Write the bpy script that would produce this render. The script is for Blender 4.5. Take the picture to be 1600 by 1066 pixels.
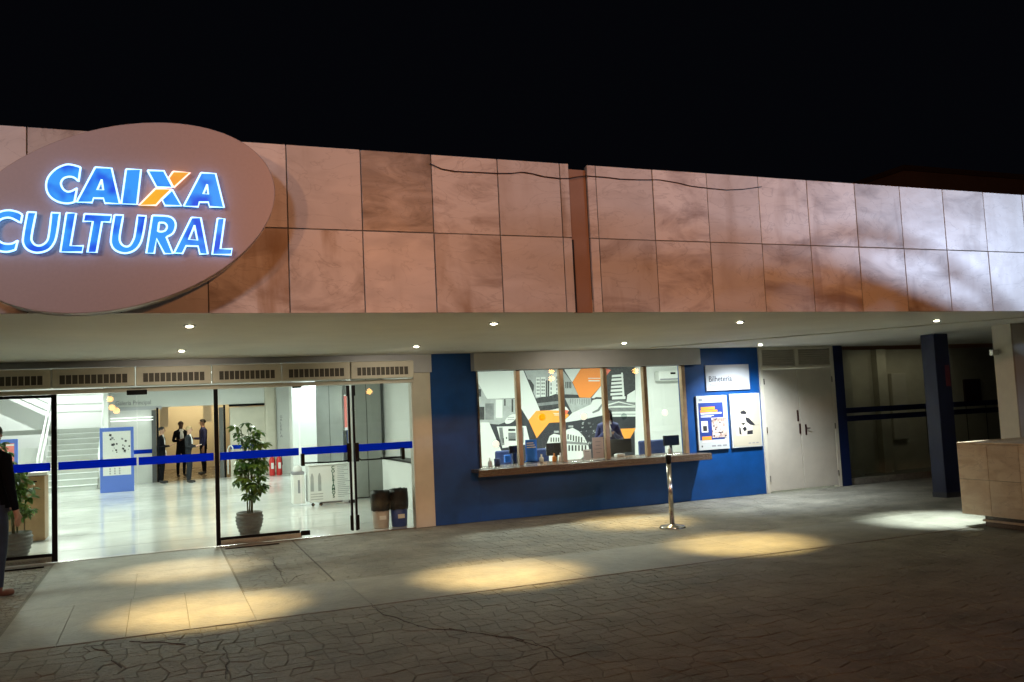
import bpy, bmesh, math, random
from mathutils import Vector, Matrix
random.seed(7)
for _o in list(bpy.data.objects): bpy.data.objects.remove(_o)
sc = bpy.context.scene
COL = sc.collection
PI = math.pi
# ------------------------------------------------------------------ camera
CR = Vector((0.926549, -0.373303, -0.046387)); CU = Vector((0.014503, -0.08777, 0.996035)); CF = Vector((0.375894, 0.923548, 0.075909))
FOC = 1367.45; CAMH = 1.7
cd = bpy.data.cameras.new('camera'); cam = bpy.data.objects.new('camera', cd); COL.objects.link(cam)
cd.sensor_width = 36; cd.lens = FOC/1600*36; cd.clip_end = 600; cd.clip_start = .05
M = Matrix.Identity(4)
for i in range(3):
    M[i][0] = CR[i]; M[i][1] = CU[i]; M[i][2] = -CF[i]
M[2][3] = CAMH
cam.matrix_world = M; sc.camera = cam
# ------------------------------------------------------------------ world, exposure
w = bpy.data.worlds.new('World'); sc.world = w; w.use_nodes = True
bg = w.node_tree.nodes['Background']; bg.inputs[0].default_value = (.30, .34, .55, 1); bg.inputs[1].default_value = .004
vs = sc.view_settings; vs.view_transform = 'Standard'; vs.look = 'None'; vs.gamma = 1; vs.exposure = 0; vs.use_curve_mapping = False
cy = sc.cycles
cy.use_denoising = True; cy.max_bounces = 8; cy.diffuse_bounces = 3; cy.glossy_bounces = 4; cy.transparent_max_bounces = 16
cy.sample_clamp_indirect = 4; cy.caustics_reflective = False; cy.caustics_refractive = False

def lamp(name, kind, loc, energy, color, target=None, size=.1, spot=70, blend=.6, sx=1, sy=1, spread=180):
    l = bpy.data.lights.new(name, kind); l.energy = energy; l.color = color
    if kind == 'AREA':
        l.shape = 'RECTANGLE'; l.size = sx; l.size_y = sy; l.spread = math.radians(spread)
    else:
        l.shadow_soft_size = size
    if kind == 'SPOT':
        l.spot_size = math.radians(spot); l.spot_blend = blend
    o = bpy.data.objects.new(name, l); COL.objects.link(o); o.location = loc
    if target is not None:
        o.rotation_euler = (Vector(target)-Vector(loc)).to_track_quat('-Z', 'Y').to_euler()
    return o
# building planes: facade y=D, fascia y=F, soffit z=S
D, F, S, T, K, K2 = 12.69, 7.31, 2.564, 3.975, 7.88, 9.22
WARM = (1, .80, .50)
# recessed soffit lamps
DL = [(.27, 8.23, 36, (1, .68, .27)), (3.15, 8.2, 36, (1, .68, .27)), (6.18, 8.25, 36, (1, .70, .27)), (9.2, 8.25, 42, (.88, 1, .93)),
      (.27, 11.05, 22, (1, .76, .42)), (3.13, 11.0, 0, (1, .76, .42)), (6.24, 11.05, 26, (1,.70,.28)), (9.12, 11.68, 36, (.86, .95, 1))]
SP = []
for x, y, e, c in DL:
    tg = (x+.1, y+.35, 0) if y < 10 else (x, y, 0)
    if y > 11.5: tg = (9.35, 12.6, -.35)
    if e: SP.append(lamp('downlight_lamp', 'SPOT', (x, y, S-.06), e*(24 if y < 11.5 else 14), c, tg, size=.03, spot=46 if y < 11.5 else 118, blend=.95 if y < 11.5 else 1))
# soft general spill of the recessed lamps
for x, y, e, c in DL:
    if y > 9: lamp('downlight_spill', 'SPOT', (x, y, S-.06), 38 if x < 9 else 20, (1, .86, .66) if x < 9 else (.86, .95, 1), (x, 12.75, .75), size=.03, spot=124, blend=.8)
    else: lamp('downlight_spill', 'SPOT', (x, y, S-.06), 95 if x < 9 else 55, (1, .88, .62) if x < 9 else (.86, .95, 1), (x, y+1.5, 0), size=.03, spot=90, blend=1)
# street lamps of the plaza (sodium left, cool flood right) and two added fill lights
lamp('sodium_key', 'SPOT', (-7.5, -1.5, 5.6), 1150, (1, .46, .24), (3.5, F, 3.2), size=.12, spot=80, blend=.5)
lamp('front_fill', 'SPOT', (5.0, -9, 5.5), 3500, (1, .37, .13), (4.4, F, 5.1), size=.3, spot=46, blend=1)  # unseen frontal fill, added to soften the oval sign's shadow on the fascia
lamp('cool_flood', 'SPOT', (15.2, .65, 4.05), 3300, (.58, .72, 1), (9.2, F, 4.9), size=.09, spot=60, blend=1)
lamp('cool_fill', 'SPOT', (-5, -2, 7), 900, (.62, .74, 1), (.6, F, 3.6), size=.5, spot=46, blend=1)  # unseen cool fill, added to make the left fascia less orange

# ------------------------------------------------------------------ helpers
def ray(px, py): return CF + CR*((px-800)/FOC) - CU*((py-533)/FOC)
def at(px, py, ax, v):
    d = ray(px, py); o = Vector((0, 0, CAMH)); return o + d*((v-o[ax])/d[ax])

def rgba(c): return (c[0], c[1], c[2], 1)
MATS = {}
def mat(name, c, rough=.5, metal=0, var=.0, vscale=6, bump=0, bscale=40, spec=.5, emit=None, estr=0, coat=0, c2=None, rnd=0):
    if name in MATS: return MATS[name]
    m = bpy.data.materials.new(name); m.use_nodes = True; MATS[name] = m
    nt = m.node_tree; b = nt.nodes['Principled BSDF']
    b.inputs['Base Color'].default_value = rgba(c); b.inputs['Roughness'].default_value = rough; b.inputs['Metallic'].default_value = metal
    b.inputs['Specular IOR Level'].default_value = spec; b.inputs['Coat Weight'].default_value = coat
    if emit: b.inputs['Emission Color'].default_value = rgba(emit); b.inputs['Emission Strength'].default_value = estr
    N = nt.nodes; L = nt.links
    tc = N.new('ShaderNodeTexCoord'); vec = tc.outputs['Object']
    last = None
    if var or c2:
        n = N.new('ShaderNodeTexNoise'); n.inputs['Scale'].default_value = vscale; n.inputs['Detail'].default_value = 6; n.inputs['Roughness'].default_value = .65
        L.new(vec, n.inputs['Vector'])
        r = N.new('ShaderNodeValToRGB'); r.color_ramp.elements[0].position = .32; r.color_ramp.elements[1].position = .7
        d = c2 or tuple(x*(1-var) for x in c)
        r.color_ramp.elements[0].color = rgba(d); r.color_ramp.elements[1].color = rgba(c if c2 else tuple(min(1, x*(1+var*.6)) for x in c))
        L.new(n.outputs['Fac'], r.inputs['Fac']); last = r.outputs['Color']
        L.new(last, b.inputs['Base Color'])
        mr = N.new('ShaderNodeMapRange'); mr.inputs[3].default_value = max(.02, rough-.1); mr.inputs[4].default_value = min(1, rough+.12)
        L.new(n.outputs['Fac'], mr.inputs[0]); L.new(mr.outputs[0], b.inputs['Roughness'])
    if rnd:
        oi = N.new('ShaderNodeObjectInfo'); mr2 = N.new('ShaderNodeMapRange'); mr2.inputs[3].default_value = 1-rnd; mr2.inputs[4].default_value = 1+rnd
        L.new(oi.outputs['Random'], mr2.inputs[0])
        mx = N.new('ShaderNodeVectorMath'); mx.operation = 'SCALE'
        if last: L.new(last, mx.inputs[0])
        else: mx.inputs[0].default_value = c
        L.new(mr2.outputs[0], mx.inputs['Scale']); L.new(mx.outputs[0], b.inputs['Base Color'])
    if bump:
        n2 = N.new('ShaderNodeTexNoise'); n2.inputs['Scale'].default_value = bscale; n2.inputs['Detail'].default_value = 8; L.new(vec, n2.inputs['Vector'])
        bp = N.new('ShaderNodeBump'); bp.inputs['Strength'].default_value = bump; bp.inputs['Distance'].default_value = .02
        L.new(n2.outputs['Fac'], bp.inputs['Height']); L.new(bp.outputs[0], b.inputs['Normal'])
    return m

def glass_mat(name, tint=(1, 1, 1), ior=1.45, dirt=.0):
    if name in MATS: return MATS[name]
    m = bpy.data.materials.new(name); m.use_nodes = True; MATS[name] = m; nt = m.node_tree; N = nt.nodes; L = nt.links
    N.remove(N['Principled BSDF']); out = N['Material Output']
    t = N.new('ShaderNodeBsdfTransparent'); t.inputs[0].default_value = rgba(tint)
    g = N.new('ShaderNodeBsdfGlossy'); g.inputs['Roughness'].default_value = .01
    f = N.new('ShaderNodeFresnel'); ge = N.new('ShaderNodeNewGeometry'); ir = N.new('ShaderNodeMapRange'); ir.inputs[3].default_value = ior; ir.inputs[4].default_value = 1/ior; L.new(ge.outputs['Backfacing'], ir.inputs[0]); L.new(ir.outputs[0], f.inputs[0])
    x = N.new('ShaderNodeMixShader'); L.new(f.outputs[0], x.inputs[0]); L.new(t.outputs[0], x.inputs[1]); L.new(g.outputs[0], x.inputs[2])
    L.new(x.outputs[0], out.inputs[0]); return m

def stone(name, base, vein, amount=.5, scale=1.6, rough=.3, brown=(.36, .22, .13), bamt=.3, shift=0):
    """polished marble: clouded base, drifting veins, brown stains; every panel has its own cut"""
    m = bpy.data.materials.new(name); m.use_nodes = True; nt = m.node_tree; N = nt.nodes; L = nt.links; b = N['Principled BSDF']
    tc = N.new('ShaderNodeTexCoord'); oi = N.new('ShaderNodeObjectInfo')
    sc_ = N.new('ShaderNodeVectorMath'); sc_.operation = 'MULTIPLY_ADD'; sc_.inputs[1].default_value = (1, 1, 1)
    mu = N.new('ShaderNodeMath'); mu.operation = 'MULTIPLY_ADD'; mu.inputs[1].default_value = 37; mu.inputs[2].default_value = shift; L.new(oi.outputs['Random'], mu.inputs[0])
    cx = N.new('ShaderNodeCombineXYZ'); L.new(mu.outputs[0], cx.inputs[0]); L.new(mu.outputs[0], cx.inputs[1]); L.new(mu.outputs[0], cx.inputs[2])
    L.new(tc.outputs['Object'], sc_.inputs[0]); L.new(cx.outputs[0], sc_.inputs[2])
    mp = N.new('ShaderNodeMapping'); mp.inputs['Rotation'].default_value = (.2, .5, .3); mp.inputs['Scale'].default_value = (1, 1, 2.4); L.new(sc_.outputs[0], mp.inputs[0])
    n = N.new('ShaderNodeTexNoise'); n.inputs['Scale'].default_value = scale; n.inputs['Detail'].default_value = 9; n.inputs['Roughness'].default_value = .58; n.inputs['Distortion'].default_value = .9
    L.new(mp.outputs[0], n.inputs['Vector'])
    r = N.new('ShaderNodeValToRGB'); e = r.color_ramp.elements
    e[0].position = .30; e[0].color = rgba(vein); e[1].position = .30+.36*amount; e[1].color = rgba(base)
    L.new(n.outputs['Fac'], r.inputs['Fac'])
    # hair veins
    n2 = N.new('ShaderNodeTexNoise'); n2.inputs['Scale'].default_value = 2.2; n2.inputs['Detail'].default_value = 5; n2.inputs['Distortion'].default_value = 1.2; L.new(mp.outputs[0], n2.inputs['Vector'])
    r2 = N.new('ShaderNodeValToRGB'); q = r2.color_ramp.elements; q[0].position = .485; q[0].color = (0, 0, 0, 1); q[1].position = .5; q[1].color = (1, 1, 1, 1)
    k = q.new(.515); k.color = (0, 0, 0, 1); L.new(n2.outputs['Fac'], r2.inputs['Fac'])
    hs = N.new('ShaderNodeMath'); hs.operation = 'MULTIPLY'; hs.inputs[1].default_value = .28; L.new(r2.outputs[0], hs.inputs[0])
    mx = N.new('ShaderNodeMixRGB'); L.new(hs.outputs[0], mx.inputs[0]); L.new(r.outputs[0], mx.inputs[1]); mx.inputs[2].default_value = rgba(tuple(v*.5 for v in vein))
    # brown weathering
    n3 = N.new('ShaderNodeTexNoise'); n3.inputs['Scale'].default_value = 1.1; n3.inputs['Detail'].default_value = 7; n3.inputs['Distortion'].default_value = .4; mp3 = N.new('ShaderNodeMapping'); mp3.inputs['Scale'].default_value = (2.6, 2.6, .55); L.new(sc_.outputs[0], mp3.inputs[0]); L.new(mp3.outputs[0], n3.inputs['Vector'])
    r3 = N.new('ShaderNodeValToRGB'); q = r3.color_ramp.elements; q[0].position = .55; q[0].color = (0, 0, 0, 1); q[1].position = .74; q[1].color = (bamt, bamt, bamt, 1); L.new(n3.outputs['Fac'], r3.inputs['Fac'])
    mx2 = N.new('ShaderNodeMixRGB'); L.new(r3.outputs[0], mx2.inputs[0]); L.new(mx.outputs[0], mx2.inputs[1]); mx2.inputs[2].default_value = rgba(brown)
    # per panel brightness
    mr = N.new('ShaderNodeMapRange'); mr.inputs[3].default_value = .80; mr.inputs[4].default_value = 1.12; L.new(oi.outputs['Random'], mr.inputs[0])
    vs_ = N.new('ShaderNodeVectorMath'); vs_.operation = 'SCALE'; L.new(mx2.outputs[0], vs_.inputs[0]); L.new(mr.outputs[0], vs_.inputs['Scale'])
    L.new(vs_.outputs[0], b.inputs['Base Color'])
    mr2 = N.new('ShaderNodeMapRange'); mr2.inputs[3].default_value = rough+.12; mr2.inputs[4].default_value = rough-.06; L.new(n.outputs['Fac'], mr2.inputs[0]); L.new(mr2.outputs[0], b.inputs['Roughness'])
    n4 = N.new('ShaderNodeTexNoise'); n4.inputs['Scale'].default_value = 5; n4.inputs['Detail'].default_value = 4; L.new(sc_.outputs[0], n4.inputs['Vector'])
    bp = N.new('ShaderNodeBump'); bp.inputs['Strength'].default_value = .25; bp.inputs['Distance'].default_value = .01; L.new(n4.outputs['Fac'], bp.inputs['Height']); L.new(bp.outputs[0], b.inputs['Normal'])
    MATS[name] = m; return m

class MB:
    def __init__(s): s.v = []; s.f = []
    def box(s, x0, x1, y0, y1, z0, z1):
        n = len(s.v)
        s.v += [(x0,y0,z0),(x1,y0,z0),(x1,y1,z0),(x0,y1,z0),(x0,y0,z1),(x1,y0,z1),(x1,y1,z1),(x0,y1,z1)]
        s.f += [tuple(n+i for i in q) for q in ((0,3,2,1),(4,5,6,7),(0,1,5,4),(1,2,6,5),(2,3,7,6),(3,0,4,7))]; return s
    def prism(s, pts, axis, a, b):
        """extrude a 2D polygon between a and b along axis (0:x 1:y 2:z); pts give the other two coords in order"""
        n = len(s.v); k = len(pts)
        def mk(p, t):
            if axis == 0: return (t, p[0], p[1])
            if axis == 1: return (p[0], t, p[1])
            return (p[0], p[1], t)
        s.v += [mk(p, a) for p in pts]+[mk(p, b) for p in pts]
        s.f.append(tuple(range(n, n+k))); s.f.append(tuple(range(n+2*k-1, n+k-1, -1)))
        for i in range(k): j = (i+1) % k; s.f.append((n+i, n+k+i, n+k+j, n+j))
        return s
    def lathe(s, prof, seg=24, c=(0, 0), cap=True):
        n = len(s.v)
        for r, z in prof:
            for i in range(seg):
                a = 2*PI*i/seg; s.v.append((c[0]+r*math.cos(a), c[1]+r*math.sin(a), z))
        for j in range(len(prof)-1):
            for i in range(seg):
                k = (i+1) % seg; s.f.append((n+j*seg+i, n+j*seg+k, n+(j+1)*seg+k, n+(j+1)*seg+i))
        if cap:
            s.f.append(tuple(n+i for i in range(seg-1, -1, -1))); m = n+(len(prof)-1)*seg; s.f.append(tuple(m+i for i in range(seg)))
        return s
    def tube(s, pts, r, seg=8, r2=None):
        pts = [Vector(p) for p in pts]; n = len(s.v); k = len(pts)
        up = Vector((0, 0, 1))
        for i, p in enumerate(pts):
            d = (pts[min(i+1, k-1)]-pts[max(i-1, 0)]).normalized()
            a = d.cross(up)
            if a.length < .05: a = d.cross(Vector((0, 1, 0)))
            a.normalize(); b = d.cross(a).normalized()
            rr = r if r2 is None else r+(r2-r)*i/(k-1)
            for j in range(seg):
                t = 2*PI*j/seg; s.v.append(tuple(p+a*math.cos(t)*rr+b*math.sin(t)*rr))
        for i in range(k-1):
            for j in range(seg):
                l = (j+1) % seg; s.f.append((n+i*seg+j, n+i*seg+l, n+(i+1)*seg+l, n+(i+1)*seg+j))
        s.f.append(tuple(n+j for j in range(seg-1, -1, -1))); s.f.append(tuple(n+(k-1)*seg+j for j in range(seg)))
        return s
    def ell(s, c, rx, ry, rz, u=12, v=8):
        n = len(s.v)
        for j in range(v+1):
            ph = PI*j/v
            for i in range(u):
                a = 2*PI*i/u; s.v.append((c[0]+rx*math.sin(ph)*math.cos(a), c[1]+ry*math.sin(ph)*math.sin(a), c[2]+rz*math.cos(ph)))
        for j in range(v):
            for i in range(u):
                k = (i+1) % u; s.f.append((n+j*u+i, n+(j+1)*u+i, n+(j+1)*u+k, n+j*u+k))
        return s
    def build(s, name, m, parent=None, bevel=0, smooth=False, fix=True):
        me = bpy.data.meshes.new(name); me.from_pydata(s.v, [], s.f)
        if fix:
            bm = bmesh.new(); bm.from_mesh(me); bmesh.ops.remove_doubles(bm, verts=bm.verts, dist=1e-5); bmesh.ops.recalc_face_normals(bm, faces=bm.faces); bm.to_mesh(me); bm.free()
        if smooth:
            for p in me.polygons: p.use_smooth = True
        for mm in (m if isinstance(m, (list, tuple)) else [m]): me.materials.append(mm)
        o = bpy.data.objects.new(name, me); COL.objects.link(o); o.parent = parent
        if bevel:
            b = o.modifiers.new('Bevel', 'BEVEL'); b.width = bevel; b.segments = 2; b.limit_method = 'ANGLE'
        return o
def B(*a): return MB().box(*a)
def box(name, m, parent, x0, x1, y0, y1, z0, z1, bevel=0): return B(x0, x1, y0, y1, z0, z1).build(name, m, parent, bevel)
def local(name, m, parent, x0, x1, y0, y1, z0, z1, bevel=0):
    """box whose own origin is its centre, so that object texture coordinates and sharing work"""
    cx, cy_, cz = (x0+x1)/2, (y0+y1)/2, (z0+z1)/2
    o = B(x0-cx, x1-cx, y0-cy_, y1-cy_, z0-cz, z1-cz).build(name, m, parent, bevel); o.location = (cx, cy_, cz); return o
def tag(o, label=None, cat=None, group=None, kind=None):
    if label: o['label'] = label
    if cat: o['category'] = cat
    if group: o['group'] = group
    if kind: o['kind'] = kind
    return o
def thing(name, label, cat, loc=(0, 0, 0), rz=0, group=None):
    o = bpy.data.objects.new(name, None); COL.objects.link(o); o.location = loc; o.rotation_euler = (0, 0, rz); o.empty_display_size = .1
    return tag(o, label, cat, group)
def struct(o): o['kind'] = 'structure'; return o
def relocate(root):
    """keep world-built children in place under a root that sits at the thing's base"""
    for c in COL.objects:
        if c.parent is root: c.location = Vector(c.location)-Vector(root.location)
def text(name, body, m, parent, p0, h, ext=.002, rz=0, space=1, depth_y=None, align='LEFT', bold=0, shear=0, width=None):
    cu = bpy.data.curves.new(name, 'FONT'); cu.body = body; cu.size = h*1.38; cu.extrude = ext; cu.align_x = align; cu.space_character = space; cu.offset = bold; cu.shear = shear; cu.resolution_u = 3
    o = bpy.data.objects.new(name, cu); COL.objects.link(o)
    dg = bpy.context.evaluated_depsgraph_get(); me = bpy.data.meshes.new_from_object(o.evaluated_get(dg)); bpy.data.objects.remove(o)
    n = bpy.data.objects.new(name, me); COL.objects.link(n); me.materials.clear(); me.materials.append(m); n.parent = parent
    n.rotation_euler = (PI/2, 0, rz); n.location = p0
    if width:
        xs = [v.co.x for v in me.vertices]; n.scale = (width/(max(xs)-min(xs)), 1, 1)
    return n

# ------------------------------------------------------------------ materials
m_white = mat('white_paint', (.74, .75, .72), .5, var=.04, vscale=2)
m_cream = mat('cream_paint', (.62, .58, .48), .5, var=.10, vscale=2.5, bump=.05, bscale=30)
m_soffit = mat('soffit_plaster', (.84, .85, .78), .62, var=.10, vscale=.8, bump=.12, bscale=3)
m_grey = mat('grey_aluminium', (.52, .53, .56), .42, var=.08, vscale=2)
m_blue = mat('blue_wall_paint', (.0018, .062, .25), .42, var=.25, vscale=2.2, bump=.05, bscale=25)
m_navyp = mat('near_black_navy', (.0015, .005, .035), .5, var=.3, vscale=4)
m_dblue = mat('dark_blue_paint', (.003, .012, .07), .45, var=.2, vscale=3)
m_black = mat('black_metal', (.004, .004, .004), .4, spec=.12)
def backlit(name, c, k=1):
    m = bpy.data.materials.new(name); m.use_nodes = True; t = m.node_tree; t.nodes.remove(t.nodes['Principled BSDF'])
    a = t.nodes.new('ShaderNodeBsdfTranslucent'); b = t.nodes.new('ShaderNodeBsdfDiffuse'); d = t.nodes.new('ShaderNodeAddShader')
    a.inputs[0].default_value = rgba(c); b.inputs[0].default_value = rgba(tuple(x*k for x in c)); t.links.new(a.outputs[0], d.inputs[0]); t.links.new(b.outputs[0], d.inputs[1]); t.links.new(d.outputs[0], t.nodes['Material Output'].inputs[0]); MATS[name] = m; return m
m_band = backlit('blue_film', (.004, .045, .46), .6)
m_glass = glass_mat('clear_glass', (.97, .99, .98), 1.45)
m_glass2 = glass_mat('dark_glass', (.80, .85, .84), 1.5)
m_steel = mat('brushed_steel', (.62, .60, .56), .2, 1, var=.12, vscale=14)
m_brass = mat('bronze_aluminium', (.42, .28, .17), .35, .6, var=.15, vscale=9)
m_granite = mat('brown_granite', (.17, .12, .085), .25, c2=(.07, .05, .04), vscale=70, bump=.02)
m_door = mat('beige_door_enamel', (.56, .52, .44), .5, var=.12, vscale=1.6, bump=.05, bscale=18)
m_marble = stone('pale_marble', (.73, .69, .62), (.61, .565, .50), .8, rough=.34, brown=(.34, .23, .14), bamt=.35)
m_marble_b = stone('stained_marble', (.71, .66, .58), (.36, .29, .24), .65, 1.3, rough=.36, brown=(.28, .17, .09), bamt=.95, shift=9)
m_marble_d = stone('grey_veined_marble', (.50, .45, .39), (.09, .08, .075), 1.45, 2.0, bamt=.3, shift=4)
m_planter = stone('beige_marble', (.80, .68, .52), (.62, .47, .32), .8, 2.6, .4, bamt=.5, shift=2)
m_stonegrey = mat('paving_stone', (.245, .235, .19), .62, var=.45, vscale=1.5, bump=.9, bscale=30)
m_joint = mat('paving_joint', (.205, .20, .165), .9, var=.3, vscale=20, bump=.4, bscale=80)
m_crack = mat('dirt_filled_crack', (.11, .10, .085), .9)
m_slab = mat('smooth_concrete', (.27, .262, .22), .55, var=.30, vscale=2.3, bump=.6, bscale=22, rnd=.04)
m_brown = mat('brown_painted_column', (.30, .17, .10), .6, var=.12, vscale=3)
m_floor = mat('polished_white_floor', (.70, .71, .68), .12, var=.04, vscale=1.5)
m_paper = mat('white_paper', (.78, .78, .76), .6)
m_ink = mat('dark_ink', (.02, .02, .025), .6)
m_greyink = mat('grey_ink', (.25, .25, .27), .6)
m_orange = mat('orange_print', (.86, .28, .03), .5)
m_red = mat('red_enamel', (.60, .03, .03), .35)
m_leaf = mat('schefflera_leaf', (.10, .22, .04), .35, var=.35, vscale=9, rnd=.3, coat=.2)
m_leaf2 = mat('young_leaf', (.20, .33, .05), .35, var=.3, vscale=9, rnd=.25, coat=.2)
m_stem = mat('green_brown_stem', (.12, .13, .05), .7, var=.3, vscale=20)
m_pot = mat('grey_ribbed_ceramic', (.10, .10, .09), .5, var=.25, vscale=12, bump=.2, bscale=30)
m_soil = mat('potting_soil', (.03, .02, .015), .95, bump=.8, bscale=60)
m_skin = mat('skin', (.42, .24, .16), .5, var=.08, vscale=12)
m_skin2 = mat('dark_skin', (.14, .07, .045), .5)
m_hair = mat('dark_hair', (.012, .009, .008), .5, var=.4, vscale=60, bump=.4, bscale=120)
m_blond = mat('fair_hair', (.45, .32, .16), .5, var=.3, vscale=50, bump=.4, bscale=120)
m_suit = mat('black_suit', (.004, .0045, .007), .9, spec=.12, var=.3, vscale=8, bump=.15, bscale=50)
m_navy = mat('navy_cloth', (.03, .035, .12), .8, var=.3, vscale=8, bump=.15, bscale=50)
m_char = mat('charcoal_suit', (.018, .020, .024), .85, var=.3, vscale=8, spec=.2)
m_jeans = mat('dark_jeans', (.02, .03, .06), .8, var=.3, vscale=18, bump=.2, bscale=90)
m_shoe = mat('black_leather', (.015, .012, .012), .35)
m_brownshoe = mat('brown_leather', (.16, .05, .025), .45)
m_shirt = mat('white_shirt', (.75, .75, .73), .7)
m_monitor = mat('black_plastic', (.006, .006, .007), .3)
m_chair = mat('blue_grey_upholstery', (.05, .075, .20), .8, var=.15, vscale=20, bump=.1, bscale=90)
m_bag = mat('black_plastic_bag', (.003, .003, .003), .45, spec=.25, bump=.9, bscale=14)
m_beigebin = mat('beige_plastic', (.50, .44, .38), .45)
m_bluebin = mat('blue_plastic', (.015, .05, .28), .4)
m_gallery = mat('gallery_beige_wall', (.60, .50, .33), .6, var=.05, vscale=1)
m_tan = mat('tan_wood_laminate', (.33, .21, .10), .4, var=.15, vscale=5)
m_metalcol = mat('satin_metal_cladding', (.40, .41, .38), .32, .55, var=.08, vscale=3)
m_posterblue = mat('poster_blue', (.09, .17, .58), .5)
m_posterred = mat('poster_red', (.80, .22, .19), .6)
m_rubber = mat('black_rubber', (.01, .01, .01), .8)
m_ext = mat('roof_slab', (.12, .11, .10), .8)
m_lampw = mat('lit_diffuser', (.9, .9, .85), .5, emit=(.95, 1, .92), estr=5)
m_lampt = mat('lit_tube_glow', (.9, .9, .85), .5, emit=(.95, 1, .95), estr=2)
m_lampd = mat('lit_downlight', (.9, .9, .8), .5, emit=(1, .92, .66), estr=30)
m_lampo = mat('lit_sodium_globe', (.9, .6, .3), .5, emit=(1, .50, .12), estr=26)
m_pole = mat('grey_pole', (.10, .10, .10), .5)

# ------------------------------------------------------------------ ground
ground = struct(B(-160, 160, -160, 160, -.4, -.0055).build('ground', m_joint))
def stones(name, x0, x1, y0, y1, s, seed, jit=.30, gap=.005, clip=None, zr=.0022):
    rnd = random.Random(seed); mb = MB(); nx = int((x1-x0)/s); ny = int((y1-y0)/s)
    P = [[Vector((x0+(i+(.5 if j % 2 else 0)*.0)*(x1-x0)/nx+(0 if i in (0, nx) else rnd.uniform(-jit, jit)*s), y0+j*(y1-y0)/ny+(0 if j in (0, ny) else rnd.uniform(-jit, jit)*s), 0)) for i in range(nx+1)] for j in range(ny+1)]
    for j in range(ny):
        i = 0
        while i < nx:
            step = 2 if (rnd.random() < .22 and i+2 <= nx) else 1
            q = [P[j][i], P[j][i+step], P[j+1][i+step], P[j+1][i]]; i += step
            if step == 2: q = [q[0], P[j][i-1], q[1], q[2], P[j+1][i-1], q[3]]
            c = sum(q, Vector())/len(q)
            if clip and not clip(c.x, c.y): continue
            z = rnd.uniform(-zr, zr); tx = rnd.uniform(-.01, .01); ty = rnd.uniform(-.01, .01); g = gap*rnd.uniform(.3, 1.4)
            n = len(mb.v); k = len(q)
            for ins, dz in ((g, -.016), (g+.001, -.004), (g+.006, 0)):
                for p in q:
                    d = (c-p); d.normalize(); pp = p+d*ins*1.2
                    mb.v.append((pp.x, pp.y, z+dz+tx*(pp.x-c.x)+ty*(pp.y-c.y)))
            for a in (0, k):
                for t in range(k): u = (t+1) % k; mb.f.append((n+a+t, n+a+u, n+a+k+u, n+a+k+t))
            mb.f.append(tuple(n+2*k+t for t in range(k)))
    o = mb.build(name, m_stonegrey, None, fix=False); o.parent = ground; o['kind'] = 'stuff'; return o
stones('paving_stones', -5, 13, 1.2, K-.015, .135, 1, gap=.003)
stones('paving_stones', .766, 11.6, K2+.01, D-.06, .12, 2, gap=.002)
stones('cobbles', -5, -1.27, K+.01, D-.1, .07, 3, jit=.33, gap=.009, zr=.004)
stones('paving_stones', 11.6, 16, K2+.01, D-.06, .16, 5)
# smooth slabs: entry apron and the long strip
def slab(x0, x1, y0, y1, top=.004): return local('slab', m_slab, ground, x0+.0025, x1-.0025, y0+.0025, y1-.0025, -.03, top, .002)
for x0, x1, y0, y1 in [(-1.24, -.77, K, 9.55), (-.77, -.27, K, 9.55), (-.27, .22, K, 9.55), (.22, .75, K, 9.55),
                       (-1.24, -.25, 9.55, 11.1), (-.25, .75, 9.55, 11.1), (-1.24, .75, 11.1, D-.02)]: slab(x0, x1, y0, y1)
for x0, x1 in [(.75, 1.75), (1.75, 3.9), (3.9, 6.1), (6.1, 8.9), (8.9, 12.2), (12.2, 16)]: slab(x0, x1, K, K2)
box('joint_strip', m_joint, ground, .752, .764, K2, D-.1, -.02, .001)
# straight expansion joint from the door edge
p0, p1 = at(457, 845, 2, .003), at(522, 907, 2, .003)
def strip(name, pts, wd, z=.0035, rnd=None):
    mb = MB(); P = []
    for i, p in enumerate(pts):
        a = pts[max(0, i-1)]; b = pts[min(len(pts)-1, i+1)]; d = (Vector(b)-Vector(a)); d.z = 0; d.normalize(); n = Vector((-d.y, d.x, 0))
        ww = wd*(1 if not rnd else rnd.uniform(.4, 1.5)); P.append((p[0]+n.x*ww/2, p[1]+n.y*ww/2, p[0]-n.x*ww/2, p[1]-n.y*ww/2))
    for i in range(len(P)-1):
        a, b = P[i], P[i+1]; k = len(mb.v)
        mb.v += [(a[0], a[1], z), (a[2], a[3], z), (b[2], b[3], z), (b[0], b[1], z), (a[0], a[1], z-.012), (a[2], a[3], z-.012), (b[2], b[3], z-.012), (b[0], b[1], z-.012)]
        mb.f += [(k, k+1, k+2, k+3), (k+4, k+7, k+6, k+5), (k, k+4, k+5, k+1), (k+2, k+6, k+7, k+3), (k, k+3, k+7, k+4), (k+1, k+5, k+6, k+2)]
    return mb.build(name, m_crack, ground, fix=False)
strip('expansion_joint', [p0, p1], .014, .006)
rc = random.Random(4)
def crack(pix, wd=.008):
    pts = []
    for i in range(len(pix)-1):
        a = at(*pix[i], 2, 0); b = at(*pix[i+1], 2, 0); k = max(2, int((b-a).length/.07))
        for t in range(k): pts.append(a.lerp(b, t/k)+Vector((rc.uniform(-.014, .014), rc.uniform(-.02, .02), 0)))
    pts.append(at(*pix[-1], 2, 0)); strip('crack', pts, wd, .0045, rc)
crack([(580, 943), (588, 954), (600, 960), (625, 968), (647, 977), (670, 982), (715, 986), (745, 991), (770, 993), (800, 997), (840, 1010)])
crack([(700, 983), (756, 991), (800, 996), (829, 1002), (863, 1015), (880, 1040)], .006)
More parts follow.
